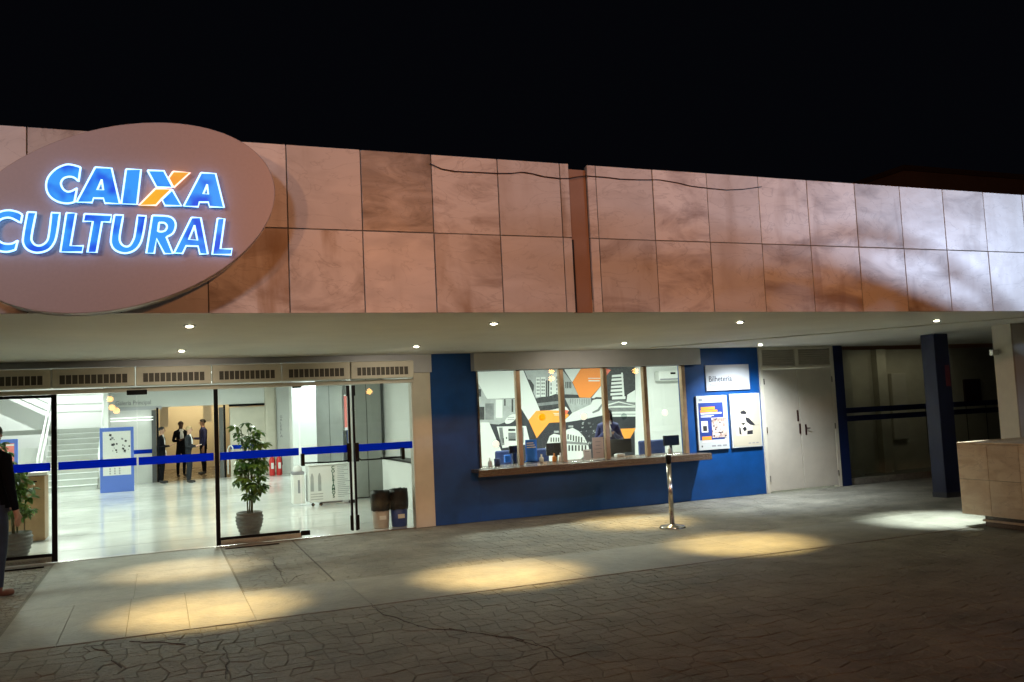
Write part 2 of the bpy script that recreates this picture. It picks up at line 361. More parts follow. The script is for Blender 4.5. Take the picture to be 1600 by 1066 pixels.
crack([(200, 1003), (240, 1004), (270, 1006), (290, 1008)], .007)
crack([(140, 1012), (170, 1020), (178, 1035), (190, 1044)], .007)
crack([(350, 1010), (357, 1030), (352, 1060)], .007)
crack([(425, 870), (431, 888), (440, 898), (446, 912)], .006); crack([(452, 910), (462, 902), (476, 897)], .006)

# ------------------------------------------------------------------ the building
bld = thing('cultural_centre', 'low night-lit building with marble fascia over an open porch and blue ticket wall', 'building')
# soffit and roof
sof = box('soffit', m_soffit, bld, -9, 16, F+.03, D+.3, S, S+.12)
mbz = MB(); mbz.prism([(7.35, 12.2), (10.75, F+.1), (11.15, F+.1), (11.15, 12.2)], 2, S-.018, S-.001); mbz.build('soffit_step', m_soffit, bld, bevel=.008)
box('roof_slab', m_ext, bld, -9, 16, F+.062, 28.3, 2.95, 3.85); box('roof_slab', m_ext, bld, -1.27, 16, 28.302, 40, 2.95, 3.85)
box('fascia_backing', m_joint, bld, -9, 3.63, F+.012, F+.06, S+.002, T-.01)
box('fascia_backing', m_joint, bld, 3.83, 16, F+.012, F+.06, S+.002, T-.01)
box('fascia_recess', m_brown, bld, 3.64, 3.82, F+.02, F+.058, S-.004, T-.045)
box('recess_gap', m_rubber, bld, 3.636, 3.652, F+.006, F+.019, S-.002, 3.25)
# marble panels, each one cut on its own
jl = [1.02-.635*k for k in range(12, 0, -1)]+[1.02, 1.645, 2.28, 2.91, 3.54, 3.635]
jr = [3.825, 3.92, 4.545, 5.18, 5.815, 6.45, 7.105, 7.755, 8.405, 9.055, 9.7, 10.35, 11.0, 11.65, 12.3, 12.95, 13.6, 14.25, 14.9, 15.55]
ZM = 3.268; rp = random.Random(11)
for js in (jl, jr):
    for a, b in zip(js[:-1], js[1:]):
        for row, (z0, z1) in enumerate(((S-.003, ZM), (ZM, T))):
            m = m_marble
            if abs(a-1.645) < .01 and row: m = m_marble_d
            elif a < .9 and row: m = m_marble_b if rp.random() < .5 else m_marble
            elif abs(a-.385) < .01 and row: m = m_marble_d
            elif 5.7 < a < 6.5 and row: m = m_marble_b
            elif 6.3 < a < 7.2 and row: m = m_marble_b
            elif not row and (5.7 < a < 8.3 or abs(a-2.28) < .01 or abs(a-4.545) < .01): m = m_marble_b
            elif rp.random() < .22: m = m_marble_b
            g = .0048; dy = rp.uniform(-.0025, .0025)
            o = local('marble_panel', m, bld, a+g, b-g, F+dy, F+.030+dy, z0+(g if row else 0), z1-(0 if row else g), .002)
            o.rotation_euler = (rp.uniform(-.003, .003), 0, rp.uniform(-.004, .004))
            o.rotation_euler[2] += 0
# porch walls: pier, header, blue wall round the ticket window
WL, WR, WB, WT = 4.53, 8.29, .80, 2.30
box('entrance_pier', m_cream, bld, 3.53, 3.80, D-.02, D+.25, 0, 2.288, .004)
box('entrance_header', m_grey, bld, -6, 3.53, D-.06, D+.2, 2.475, S-.002)
box('entrance_header', m_grey, bld, 3.532, 3.82, D-.05, D+.2, 2.29, S-.002)
box('transom', m_cream, bld, -6, 3.528, D-.05, D+.08, 2.145, 2.2)
box('blue_wall', m_blue, bld, 3.802, WL, D, D+.2, 0, S-.001)
box('blue_wall', m_blue, bld, WL+.002, WR-.002, D, D+.2, 0, WB-.12)
box('blue_wall', m_blue, bld, WL+.002, WR-.002, D, D+.2, WT+.002, S-.001)
box('blue_wall', m_blue, bld, WR, 9.83, D, D+.2, 0, S-.001)
box('window_header', m_grey, bld, 4.46, 8.53, D-.16, D-.002, 2.285, S-.003, .004)
box('blue_jamb', m_dblue, bld, 11.5, 11.72, D-.02, D+.2, 0, S-.002)
# air curtains over the doors
def air_curtain(x0, x1, lab):
    t = thing('air_curtain', lab, 'air curtain', ((x0+x1)/2, D-.06, 2.2), 0, 'air curtains over the entrance')
    w_ = x1-x0
    MB().box(-w_/2+.006, w_/2-.006, -.17, -.002, .015, .262).build('housing', m_cream, t, .012)
    n = 11; a = -w_/2+.09; b = w_/2-.09; st = (b-a)/n
    for i in range(n):
        g = MB(); x = a+i*st
        g.box(x+.006, x+st-.006, -.176, -.171, .06, .175)
        g.build('grille', m_grille, t)
    fr = MB()
    for i in range(n+1): fr.box(a+i*st-.005, a+i*st+.005, -.181, -.176, .058, .177)
    fr.box(a-.012, b+.012, -.181, -.171, .177, .187); fr.box(a-.012, b+.012, -.181, -.171, .048, .058)
    fr.build('grille_frame', m_cream, t)
    return t
m_grille = mat('dark_louvre_mesh', (.10, .085, .06), .6, c2=(.03, .025, .02), vscale=90)
for (a, b, lab) in [(-3.12, -2.2, 'leftmost air curtain unit, partly outside the frame'), (-2.2, -1.25, 'air curtain unit above the left glass panel beside the dark jacketed man'), (-1.25, -.27, 'air curtain unit over the left sliding glass leaf'),
                  (-.27, .68, 'air curtain unit over the right sliding glass leaf'), (.68, 1.6, 'air curtain unit above the glass panel with the potted plant'),
                  (1.6, 2.56, 'air curtain unit over the left panic bar door'), (2.56, 3.5, 'rightmost air curtain unit beside the cream pier')]:
    air_curtain(a, b, lab)
# glazed entrance: each panel or leaf is a thing
def glazing(name, lab, cat, x0, x1, z0=.03, z1=2.14, y=D, band=True, parts=()):
    t = thing(name, lab, cat, ((x0+x1)/2, y, 0), 0)
    B(x0+.004, x1-.004, y-.005, y+.005, z0, z1).build('glass_pane', m_glass, t)
    if band: B(x0+.01, x1-.01, y-.0085, y-.006, 1.17, 1.275).build('blue_band', m_band, t)
    for nm, m, bx in parts: B(*bx).build(nm, m, t, .002)
    relocate(t); return t
glazing('glass_panel', 'black framed glass panel left of the sliding doors, behind the dark jacketed man', 'glass panel', -3.3, -1.275, .13, 2.1, parts=[
    ('top_rail', m_black, (-3.3, -1.275, D-.02, D+.02, 2.102, 2.14)), ('mullion', m_black, (-1.273, -1.21, D-.03, D+.03, .02, 2.142)), ('bottom_rail', m_black, (-3.3, -1.275, D-.02, D+.02, .09, .128)), ('sill', m_steel, (-3.3, -1.275, D-.018, D+.018, .02, .088)), ('floor_track', m_black, (-3.3, -1.33, D-.34, D-.30, .004, .02))])
glazing('glass_panel', 'glass panel further left, ending at the picture edge', 'glass panel', -5.2, -3.302, .03, 2.14)
glazing('sliding_glass_leaf', 'left frameless sliding glass leaf with a blue band', 'sliding door', -1.208, -.262, y=D+.02)
glazing('sliding_glass_leaf', 'right frameless sliding glass leaf, left of the black mullion', 'sliding door', -.258, .705, y=D+.02)
glazing('glass_panel', 'glass panel with a black mullion and bottom rail in front of the potted plant', 'glass panel', .765, 1.845, .13, parts=[
    ('mullion', m_black, (.708, .763, D-.03, D+.03, .02, 2.142)), ('bottom_rail', m_black, (.765, 1.82, D-.02, D+.02, .092, .128)), ('sill', m_steel, (.765, 1.845, D-.018, D+.018, .02, .09)), ('floor_track', m_black, (.80, 1.5, D-.3, D-.27, .004, .016))])
def panic(t, xa, xb, flip):
    mb = MB(); a, b = (xa, xb)
    mb.tube([(a, D-.09, 1.06), ((a+b)/2, D-.095, 1.05), (b-.05*flip, D-.09, 1.05), (b, D-.06, 1.09), (b, D-.02, 1.16)], .011, 8)
    o = mb.build('panic_bar', m_black, t, smooth=True)
    o2 = B(min(a, a-.045*flip), max(a, a-.045*flip), D-.11, D-.008, 1.02, 1.19).build('bar_bracket', m_black, t, .006)
    o3 = B(b-.03, b+.03, D-.07, D-.03, 1.03, 1.30).build('lock_case', m_black, t, .006)
    for o_ in (o, o2, o3): o_.location = -Vector(t.location)
dl = glazing('glass_door', 'left glass door with a black panic bar, beside the potted plant panel', 'glass door', 1.862, 2.545, parts=[
    ('stile', m_black, (2.547, 2.578, D-.02, D+.02, .05, 2.13)), ('pivot', m_black, (1.83, 1.96, D-.02, D+.02, .05, .115)), ('top_pivot', m_black, (2.53, 2.578, D-.023, D+.023, 1.98, 2.131)), ('top_pivot', m_black, (1.77, 1.9, D-.02, D+.02, 2.12, 2.146)), ('closer', m_black, (2.53, 2.576, D-.035, D-.021, .06, .27))])
panic(dl, 1.90, 2.54, 1)
dr = glazing('glass_door', 'right glass door with a black panic bar, beside the cream pier', 'glass door', 2.645, 3.50, parts=[
    ('stile', m_black, (2.612, 2.643, D-.02, D+.02, .05, 2.13)), ('top_pivot', m_black, (2.612, 2.66, D-.023, D+.023, 1.98, 2.131)), ('closer', m_black, (2.614, 2.66, D-.035, D-.021, .06, .27))])
panic(dr, 3.30, 2.65, -1)
ds = B(-.38, -.13, D-.10, D-.055, 2.10, 2.165).build('door_sensor', m_black, None, .008); tag(ds, 'black motion sensor above the joint of the sliding glass doors', 'sensor')
box('door_jamb', m_cream, bld, 3.504, 3.528, D-.02, D+.1, 0, 2.143)
box('threshold', m_steel, bld, -1.2, 3.5, D-.02, D+.03, -.01, .012)

# ------------------------------------------------------------------ lobby shell
LZ = 2.80
lf = struct(B(-12, 4.36, D+.04, 28.0, -.1, .006).build('lobby_floor', m_floor))
struct(B(4.36, 9, 18.6, 28.0, -.1, .006).build('lobby_floor', m_floor))
for i in range(8):
    box('floor_joint', m_greyink, lf, -8, 4.3, 13.8+i*1.8, 13.806+i*1.8, .0055, .0075)
lc = struct(B(-12, 9, D+.3, 28.4, LZ, LZ+.1).build('lobby_ceiling', m_white))
lw = thing('lobby_walls', 'white inner walls of the bright lobby behind the glass entrance', 'wall')
box('side_wall', m_white, lw, -12.2, -12, D+.2, 28.4, 0, LZ)
box('side_wall', m_white, lw, 4.36, 4.44, D+.2, 18.6, 0, LZ-.002)
box('cross_wall', m_white, lw, 4.442, 9, 18.5, 18.6, 0, LZ-.002)
box('side_wall', m_white, lw, 9.002, 9.2, 18.5, 28.4, 0, LZ)
box('back_wall', m_white, lw, -1.28, -.12, 28.0, 28.2, 0, 2.20)
box('back_wall', m_white, lw, -1.28, 3.05, 28.0, 28.2, 2.20, LZ)
box('back_wall', m_white, lw, 3.40, 9, 28.02, 28.2, 0, LZ-.001)
box('back_wall', m_cream, lw, 2.02, 3.05, 28.0, 28.2, 0, 2.1)
box('round_column', m_cream, lw, 3.052, 3.398, 27.9, 28.2, 0, LZ-.001, .08)
box('dark_lintel', m_black, lw, 2.0, 3.05, 27.97, 27.998, 2.13, 2.2)
box('dark_lintel', m_grey, lw, -1.15, .1, 27.97, 27.998, 2.14, 2.24)
box('stair_wall', m_white, lw, -1.40, -1.282, 26.8, 33, 0, 5)
box('stair_wall', m_white, lw, -12, -1.282, 33.0, 33.2, 0, 5)
box('stair_wall', m_white, lw, -12, -3.2, 28.4, 28.5, 0, 1.2)
box('upper_ceiling', m_white, lw, -12, -1.282, 28.45, 33.2, 5, 5.1)
# ceiling lamps of the lobby: fixture with a lit diffuser, and its light
k = 0
for (x, y) in [(-6, 15.5), (-2.5, 15.5), (1.2, 15.5), (-6, 20), (-2.5, 20), (1.2, 20), (-6, 25), (-2.2, 25), (1.6, 25), (6.3, 23.5)]:
    t = thing('ceiling_light', 'square lit panel in the %s row of the lobby ceiling, %s' % ({15.5: 'nearest', 20: 'middle', 25: 'farthest'}.get(y, 'side'), {-6: 'over the left side', -2.5: 'left of the centre', -2.2: 'in front of the staircase', 1.2: 'right of the centre', 1.6: 'in front of the gallery', 6.3: 'beyond the metal column'}[x]), 'ceiling light', (x, y, LZ), 0, 'square ceiling lights in the lobby')
    B(-.32, .32, -.32, .32, -.03, -.002).build('frame', m_white, t); B(-.28, .28, -.28, .28, -.036, -.031).build('diffuser', m_lampw, t)
    lamp('lobby_lamp', 'AREA', (x, y, LZ-.05), 88, (.89, 1, .87), (x, y, 0), sx=.56, sy=.56)
lamp('stair_lamp', 'AREA', (-3.5, 30.5, 4.8), 330, (.92, 1, .95), (-3.5, 30.5, 0), sx=1.2, sy=1.2)
lamp('alcove_lamp', 'AREA', (4.2, 26.0, LZ-.05), 55, (.80, .97, 1), (4.2, 26, 0), sx=.5, sy=.5)
text('wall_lettering', 'Galeria Principal', m_greyink, lw, (-1.15, 27.995, 2.30), .13, width=.95)
for k_, ch in enumerate('GALERIA'):
    text('wall_lettering', ch, m_greyink, lw, (3.50, 28.01, 1.72-k_*.1), .08)
box('lobby_stripe', m_band, lw, -.75, -.12, 27.992, 27.998, .86, .98)
box('lobby_stripe', m_band, lw, 2.02, 3.05, 27.992, 27.998, .84, .96)
for z in (1.92, 1.84):
    t = thing('linear_light', 'long thin %s white light bar on the far wall left of the gallery' % ('upper' if z > 1.9 else 'lower'), 'light bar', (-.7, 27.9, z)); B(-.58, .55, -.02, .02, -.008, .008).build('lit_tube', m_lampt, t)
    B(-.6, -.58, -.035, .035, -.02, .02).build('end_cap', m_white, t); B(.55, .57, -.035, .035, -.02, .02).build('end_cap', m_white, t)
# staircase
st = thing('staircase', 'white staircase with metal handrails rising from the lobby to the left', 'staircase', (-2.25, 26.5, 0))
m_step = mat('pale_stair_stone', (.50, .52, .48), .4, var=.06, vscale=5); m_nosing = mat('white_nosing', (.8, .82, .8), .4)
for i in range(11):
    B(-.68, .68, i*.29, i*.29+.30, i*.155, (i+1)*.155-.02).build('riser', m_step, st); B(-.70, .70, i*.29-.02, i*.29+.30, (i+1)*.155-.019, (i+1)*.155).build('tread', m_nosing, st)
B(-4.5, .70, 3.2, 4.9, 1.56, 1.70).build('landing', m_step, st)
for i in range(8):
    B(-.75-(i+1)*.28, -.75-i*.28, 3.5, 4.8, 1.70+i*.155, 1.70+(i+1)*.155).build('riser', m_step, st)
MB().prism([(-.72, 1.45), (-.72, 2.0), (-3.2, 3.38), (-4.6, 3.38), (-4.6, 2.85), (-3.2, 2.85)], 1, 3.40, 3.48).build('stringer', m_nosing, st)
for sx in (-.74, .74):
    for dx in (0, .10):
        q = MB(); q.tube([(sx+dx, -.05, .02), (sx+dx, -.05, .92), (sx+dx, 3.2, 2.62), (sx+dx, 3.5, 2.66)], .028, 8); q.build('handrail', m_nosing, st, smooth=True)
    q = MB(); q.tube([(sx, .0, .5), (sx, 3.2, 2.15)], .018, 6); q.build('midrail', m_nosing, st, smooth=True)
    for i in range(5): q = MB(); q.tube([(sx, .1+i*.75, .05+i*.4), (sx, .1+i*.75, .95+i*.4)], .018, 6); q.build('baluster', m_nosing, st, smooth=True)
for dz in (0, -.28, -.52):
    q = MB(); q.tube([(.66, 3.45, 2.7+dz), (-.75, 3.45, 2.72+dz), (-3.3, 3.45, 4.1+dz)], .028, 8); q.build('handrail', m_nosing, st, smooth=True)
# gallery behind the lobby
gf = struct(B(-1.2, 6, 28.2, 35.4, -.1, .004).build('gallery_floor', mat('brown_gallery_floor', (.22, .16, .10), .25, var=.1, vscale=3)))
gw = thing('gallery_walls', 'warm beige gallery room behind the far glass doors', 'wall')
box('back_wall', m_gallery, gw, -1.2, 6, 35.4, 35.6, 0, 2.88); box('side_wall', m_gallery, gw, -1.35, -1.2, 28.2, 35.6, 0, 2.88); box('side_wall', m_gallery, gw, 6, 6.2, 28.2, 35.6, 0, 2.88)
box('ceiling', m_gallery, gw, -1.35, 6.2, 28.202, 35.6, 2.882, 2.94)
for x in (.05, 1.42, 2.6):
    box('hanging_panel', m_cream, gw, x, x+.26, 31.5, 31.6, 1.7 if x > 1 else 1.6, 2.88)
lamp('gallery_lamp', 'AREA', (1.3, 34.0, 2.8), 70, (1, .86, .60), (1.3, 35.4, 1.0), sx=2.4, sy=.4)
lamp('gallery_lamp', 'AREA', (1.2, 30.0, 2.8), 28, (1, .80, .5), (1.0, 30.5, 0), sx=1, sy=.4)
def gallery_door(x, lab):
    t = thing('gallery_door', lab, 'glass door', (x, 27.95, 0))
    B(-.03, .03, -.02, .02, 0, 2.19).build('post', m_black, t); B(-.16, -.035, -.02, .02, 0, 2.12).build('frosted_edge', m_pole, t)
    q = MB(); q.tube([(.07, -.1, .1), (.07, -.1, .85), (.10, -.1, .93), (.16, -.1, .96), (.21, -.1, .9), (.22, -.1, .7)], .022, 8); q.build('pull_handle', m_nosing, t, smooth=True)
gallery_door(-.02, 'dark post and white pull handle at the left side of the far gallery opening'); gallery_door(1.86, 'dark post and white pull handle at the right side of the far gallery opening')
# metal clad columns
def clad(x0, x1, y0, lab):
    t = thing('metal_column', lab, 'column', ((x0+x1)/2, y0, 0)); w_ = (x1-x0)/2
    B(-w_+.01, w_-.01, .01, .5, 0, LZ-.002).build('core', m_black, t)
    B(-w_, -.004, -.0, .52, .02, LZ-.004).build('cladding_sheet', m_metalcol, t, .01); B(.004, w_, .0, .52, .02, LZ-.004).build('cladding_sheet', m_metalcol, t, .01)
clad(3.68, 4.28, 17.9, 'nearer grey metal clad column behind the right glass door')
clad(4.48, 5.3, 27.2, 'farther grey metal clad column behind the recycling trolley')
rs = thing('hanging_banner', 'narrow red banner with a white foot beside the far metal column', 'banner', (5.42, 27.1, 1.25)); B(-.09, .09, -.02, .02, .08, 1.05).build('cloth', m_posterred, rs); B(-.09, .09, -.022, .022, 0, .08).build('foot', m_paper, rs); B(-.1, .1, -.025, .025, 1.05, 1.08).build('rail', m_steel, rs)
ws = thing('wall_cabinet', 'white drawer cabinet with blue edge right of the far metal column', 'cabinet', (5.75, 27.2, 0))
for i in range(4): B(-.25, .3, -.2, .3, .02+i*.35, .35+i*.35).build('drawer', m_white, ws, .01)
B(-.29, -.255, -.22, .3, 0, 1.45).build('side_edge', m_posterblue, ws)
# low white counter by the side wall
cn = thing('side_counter', 'low white counter with a black top edge against the side wall', 'counter', (4.1, 15.6, 0)); B(-.02, .25, -1.6, 1.5, 0, .82).build('body', m_white, cn, .01); B(-.05, .255, -1.62, 1.52, .822, .85).build('top', m_black, cn)
# ------------------------------------------------------------------ ticket office
OY = 16.4
struct(B(4.45, 11.4, D+.2, OY+.2, -.1, .006).build('office_floor', m_floor))
ow = thing('ticket_office_walls', 'white inner walls of the ticket office behind the service window', 'wall')
box('back_wall', m_white, ow, 4.445, 11.4, OY, OY+.1, 0, LZ); box('side_wall', m_white, ow, 4.445, 4.50, D+.2, OY-.001, 0, LZ); box('side_wall', m_white, ow, 11.4, 11.5, D+.2, OY+.1, 0, LZ)
box('ceiling', m_white, ow, 4.445, 11.5, D+.201, OY+.1, LZ, LZ+.1)
for i, x in enumerate((5.6, 7.6, 9.6)):
    t = thing('ceiling_light', 'square lit panel in the ticket office ceiling, %s' % ['above the left panes', 'above the middle panes', 'above the right pane'][i], 'ceiling light', (x, 14.3, LZ), 0, 'square ceiling lights in the ticket office')
    B(-.32, .32, -.32, .32, -.03, -.002).build('frame', m_white, t); B(-.28, .28, -.28, .28, -.036, -.031).build('diffuser', m_lampw, t)
    lamp('office_lamp', 'AREA', (x, 14.3, LZ-.05), 98, (.89, 1, .87), (x, 14.3, 0), sx=.56, sy=.56)
# wall mural (flat vinyl graphic on the back wall)
mu = thing('wall_mural', 'black, white and orange photo montage mural on the ticket office back wall', 'mural', (7.6, OY, 0))
g_w = mat('mural_white', (.66, .68, .65), .5); g_l = mat('mural_light_grey', (.42, .44, .43), .5, c2=(.30, .31, .30), vscale=5); g_m = mat('mural_mid_grey', (.24, .25, .25), .5, c2=(.12, .125, .125), vscale=6)
g_d = mat('mural_charcoal', (.035, .038, .045), .5, c2=(.02, .02, .025), vscale=5); g_k = mat('mural_black', (.012, .012, .014), .5, c2=(.05, .05, .05), vscale=22)
g_o = mat('mural_orange', (.90, .34, .05), .5); g_o2 = mat('mural_deep_orange', (.82, .24, .03), .5); g_r = mat('mural_red', (.75, .14, .08), .5)
LAY = [0]
def mp(org, pts, m, lay=1, name='graphic'):
    W = []
    for p in pts: q = at(org[0]+p[0]*.15, org[1]+p[1]*.15, 1, OY); W.append((q.x-7.6, q.z))
    LAY[0] += 1
    y = -.002-lay*.0012-LAY[0]*.00002
    return MB().prism(W, 1, y, y+.0009).build(name, m, mu, fix=False)
A_ = (740, 560); B_ = (860, 560)
def rr(org, x0, y0, x1, y1, m, lay): mp(org, [(x0, y0), (x1, y0), (x1, y1), (x0, y1)], m, lay)
mp(A_, [(-60, 20), (1665, 20), (1690, 1500), (-40, 1500)], g_d, 0)
mp(A_, [(-60, 140), (25, 230), (140, 420), (455, 420), (455, 620), (260, 690), (-40, 665)], g_l, 1)
for x0, y0, x1, y1, m in [(50, 320, 78, 400, g_k), (55, 505, 112, 640, g_k), (120, 470, 210, 640, g_m), (318, 425, 332, 495, g_k), (395, 425, 412, 560, g_k), (230, 430, 300, 620, g_w), (-30, 330, 20, 640, g_m)]: rr(A_, x0, y0, x1, y1, m, 2)
mp(A_, [(-40, 60), (440, 60), (440, 415), (140, 422), (-40, 110)], g_w, 3)
mp(A_, [(-40, 668), (160, 668), (330, 1060), (340, 1500), (-40, 1500)], g_w, 3)
mp(A_, [(240, 712), (545, 705), (590, 890), (300, 935)], g_w, 3); mp(A_, [(262, 722), (300, 720), (320, 900), (285, 912)], g_m, 4)
for x0, y0, x1, y1, m in [(360, 735, 432, 758, g_k), (360, 775, 438, 860, g_m), (368, 840, 438, 858, g_k), (300, 830, 314, 880, g_k), (335, 820, 348, 840, g_k), (480, 720, 520, 880, g_m)]: rr(A_, x0, y0, x1, y1, m, 5)
mp(A_, [(385+60*math.cos(a)-10*math.sin(a), 632+46*math.sin(a)-22*math.cos(a)) for a in [i*PI/10 for i in range(20)]], g_w, 6)
for i in range(2): rr(A_, 352, 612+i*24, 422, 618+i*24, g_m, 7)
mp(A_, [(500, 60), (915, 60), (915, 545), (700, 545)], g_l, 1)
for x0, y0, x1, y1, m in [(650, 200, 690, 400, g_w), (700, 195, 748, 400, g_w), (790, 150, 890, 390, g_w)]: rr(A_, x0, y0, x1, y1, m, 2)
for j in range(5):
    for i in range(2): rr(A_, 656+i*17, 215+j*36, 668+i*17, 235+j*36, g_m, 3); rr(A_, 706+i*20, 215+j*36, 720+i*20, 235+j*36, g_m, 3)
    rr(A_, 800, 170+j*44, 812, 198+j*44, g_m, 3); rr(A_, 862, 190+j*40, 870, 215+j*40, g_k, 3)
for x0, x1 in ((752, 764), (772, 786)): rr(A_, x0, 230, x1, 400, g_k, 3)
mp(A_, [(540, 210), (590, 225), (628, 280), (625, 330), (615, 385), (585, 340), (565, 280)], g_k, 4)
mp(A_, [(640, 420), (700, 405), (790, 395), (850, 372), (925, 385), (925, 525), (700, 548)], g_k, 4); mp(A_, [(650, 470), (925, 440), (925, 470), (665, 500)], g_m, 5)
mp(A_, [(470, 60), (510, 110), (690, 545), (570, 645), (492, 520)], g_w, 5)
mp(A_, [(650, 548), (905, 540), (995, 590), (920, 665), (785, 672), (655, 832), (570, 645)], g_o, 6); mp(A_, [(790, 542), (960, 505), (995, 548)], g_w, 7); mp(A_, [(930, 535), (990, 545), (960, 590)], g_r, 8)
for i, (a, b) in enumerate(((830, 905), (840, 900))): rr(A_, a, 572+i*16, b, 578+i*16, g_w, 8)
# domed corner building of the mural
mp(A_, [(735, 960), (790, 810), (835, 785), (900, 800), (935, 850), (965, 745), (1030, 725), (1095, 760), (1150, 820), (1190, 900), (1205, 960), (1150, 1020), (1090, 1066), (960, 1066), (940, 990), (860, 1500), (790, 1500)], g_w, 5)
for i in range(5): rr(A_, 800+i*26, 825, 812+i*26, 870, g_k, 6)
for i in range(6): rr(A_, 975+i*28, 790+i*6, 989+i*28, 845+i*8, g_k, 6); rr(A_, 985+i*34, 905, 1002+i*34, 965, g_k, 6)
mp(A_, [(960, 862), (1180, 880), (1200, 905), (960, 890)], g_m, 7); mp(A_, [(780, 885), (930, 880), (930, 900), (775, 905)], g_m, 7)
for x in (835, 985): rr(A_, x, 755 if x < 900 else 700, x+50, 775 if x < 900 else 720, g_l, 7)
# right half
mp(B_, [(130, 60), (345, 60), (225, 250), (150, 130)], g_w, 2); mp(B_, [(130, 130), (230, 260), (300, 405), (150, 405)], g_l, 1)
for i in range(4): rr(B_, 155+i*17, 245, 165+i*17, 312, g_k, 2)
mp(B_, [(140, 375), (300, 380), (300, 412), (140, 408)], g_k, 3)
mp(B_, [(345, 60), (548, 60), (548, 262), (415, 412), (300, 408), (228, 248)], g_o2, 4)
text_pts = [(390, 205, 520, 212), (395, 228, 510, 240)]
for x0, y0, x1, y1 in text_pts: rr(B_, x0, y0, x1, y1, g_w, 5)
mp(B_, [(548, 100), (628, 122), (572, 192)], g_r, 5); mp(B_, [(548, 262), (560, 420), (425, 415)], g_w, 3)
mp(B_, [(150, 415), (420, 412), (430, 480), (225, 570), (180, 480)], g_l, 2)
for i in range(9): rr(B_, 205+i*24, 420, 211+i*24, 470+8*(i % 3), g_m, 3)
mp(B_, [(225, 570), (420, 480), (440, 430), (500, 405), (560, 410), (560, 590), (330, 640), (150, 668), (150, 640)], g_w, 5); mp(B_, [(425, 440), (470, 405), (560, 408), (560, 425), (480, 425)], g_k, 6); mp(B_, [(430, 560), (490, 530), (540, 460), (555, 470), (505, 550), (440, 575)], g_m, 6)
mp(B_, [(560, 60), (880, 60), (885, 440), (560, 440)], g_k, 1)
for i in range(6): mp(B_, [(640-i*3, 175+i*38), (755+i*2, 165+i*38), (757+i*2, 190+i*38), (638-i*3, 198+i*38)], g_w, 2)
mp(B_, [(735, 150), (752, 150), (770, 400), (750, 400)], g_w, 3); mp(B_, [(800, 380), (880, 330), (885, 460), (790, 455)], g_w, 3); mp(B_, [(640, 400), (780, 395), (780, 425), (640, 430)], g_w, 3)
mp(B_, [(560, 440), (885, 440), (885, 560), (560, 560)], g_m, 2)
mp(B_, [(590, 480), (710, 448), (880, 490), (880, 497), (710, 460), (600, 492)], g_w, 3); mp(B_, [(600, 505), (710, 494), (880, 500), (880, 512), (600, 514)], g_w, 3)
mp(B_, [(600, 558), (885, 552), (885, 606), (640, 610)], g_w, 3); rr(B_, 620, 578, 885, 586, g_m, 4)
mp(B_, [(640, 612), (885, 606), (886, 722), (560, 735)], g_d, 3); mp(B_, [(718, 735), (888, 728), (825, 838), (768, 838)], g_o, 5)
mp(B_, [(885, 60), (1600, 60), (1600, 1500), (885, 1500)], m_white, 2)
# rough photo clutter low down
rm = random.Random(3)
for i in range(26):
    x = 270+rm.random()*190; y = 660+rm.random()*250; a = rm.uniform(6, 26); b = rm.uniform(3, 14)
    mp(B_, [(x, y), (x+a, y-b), (x+a*.8, y+b), (x+a*.2, y+b*1.2)], g_m if i % 2 else g_l, 4)
# the service window: frame, panes, discs
win = thing('ticket_window', 'five pane ticket office window with bronze mullions and speaking discs', 'window', ((WL+WR)/2, D, WB))
def fr(name, x0, x1, z0, z1, y0=D-.03, y1=D+.06, m=m_brass):
    o = B(x0, x1, y0, y1, z0, z1).build(name, m, win, .004); o.location = -Vector(win.location); return o
MX = [5.225, 5.975, 6.755, 7.51]
fr('frame', WL+.003, WL+.035, WB, WT-.022, m=m_steel); fr('frame', WR-.07, WR-.003, WB, WT-.022); fr('frame', WL+.003, WR-.003, WT-.02, WT, m=m_black)
for x in MX: fr('mullion', x-.035, x+.035, WB, WT-.022)
xs = [WL+.037]+[v for x in MX for v in (x-.037, x+.037)]+[WR-.072]
for i in range(5): fr('pane', xs[2*i], xs[2*i+1], WB, WT-.022, D+.01, D+.018, m_glass)
m_disc = backlit('frosted_disc', (.97, .98, .97), .8); m_tint = backlit('disc_mural_tint', (1, .55, .05), .6)  # second disc: mural orange shining through is put into its colour
for px, py, m in [(775, 694, m_disc), (847, 652, m_tint), (912, 651, m_disc), (975, 651, m_glass2), (1039, 645, m_disc)]:
    q = at(px, py, 1, D); o = MB(); n = 24
    o.prism([(.055*math.cos(2*PI*i/n), .055*math.sin(2*PI*i/n)) for i in range(n)], 1, -.006, .006); o = o.build('speaking_disc', m, win, .002); o.location = Vector((q.x, D-.0, q.z))-win.location
ct = thing('service_counter', 'dark granite counter shelf running below the ticket window', 'counter', (6.5, D, .76))
def cb(name, m, *a, bevel=.004): o = B(*a).build(name, m, ct, bevel); o.location = -Vector(ct.location); return o
cb('granite_slab', m_granite, 4.40, 8.52, D-.33, D+.55, .745, .795); cb('front_lip', m_granite, 4.40, 8.52, D-.332, D-.30, .69, .744)
for x in (4.62, 6.5, 8.3): cb('bracket', m_steel, x-.03, x+.03, D-.26, D-.002, .70, .743)
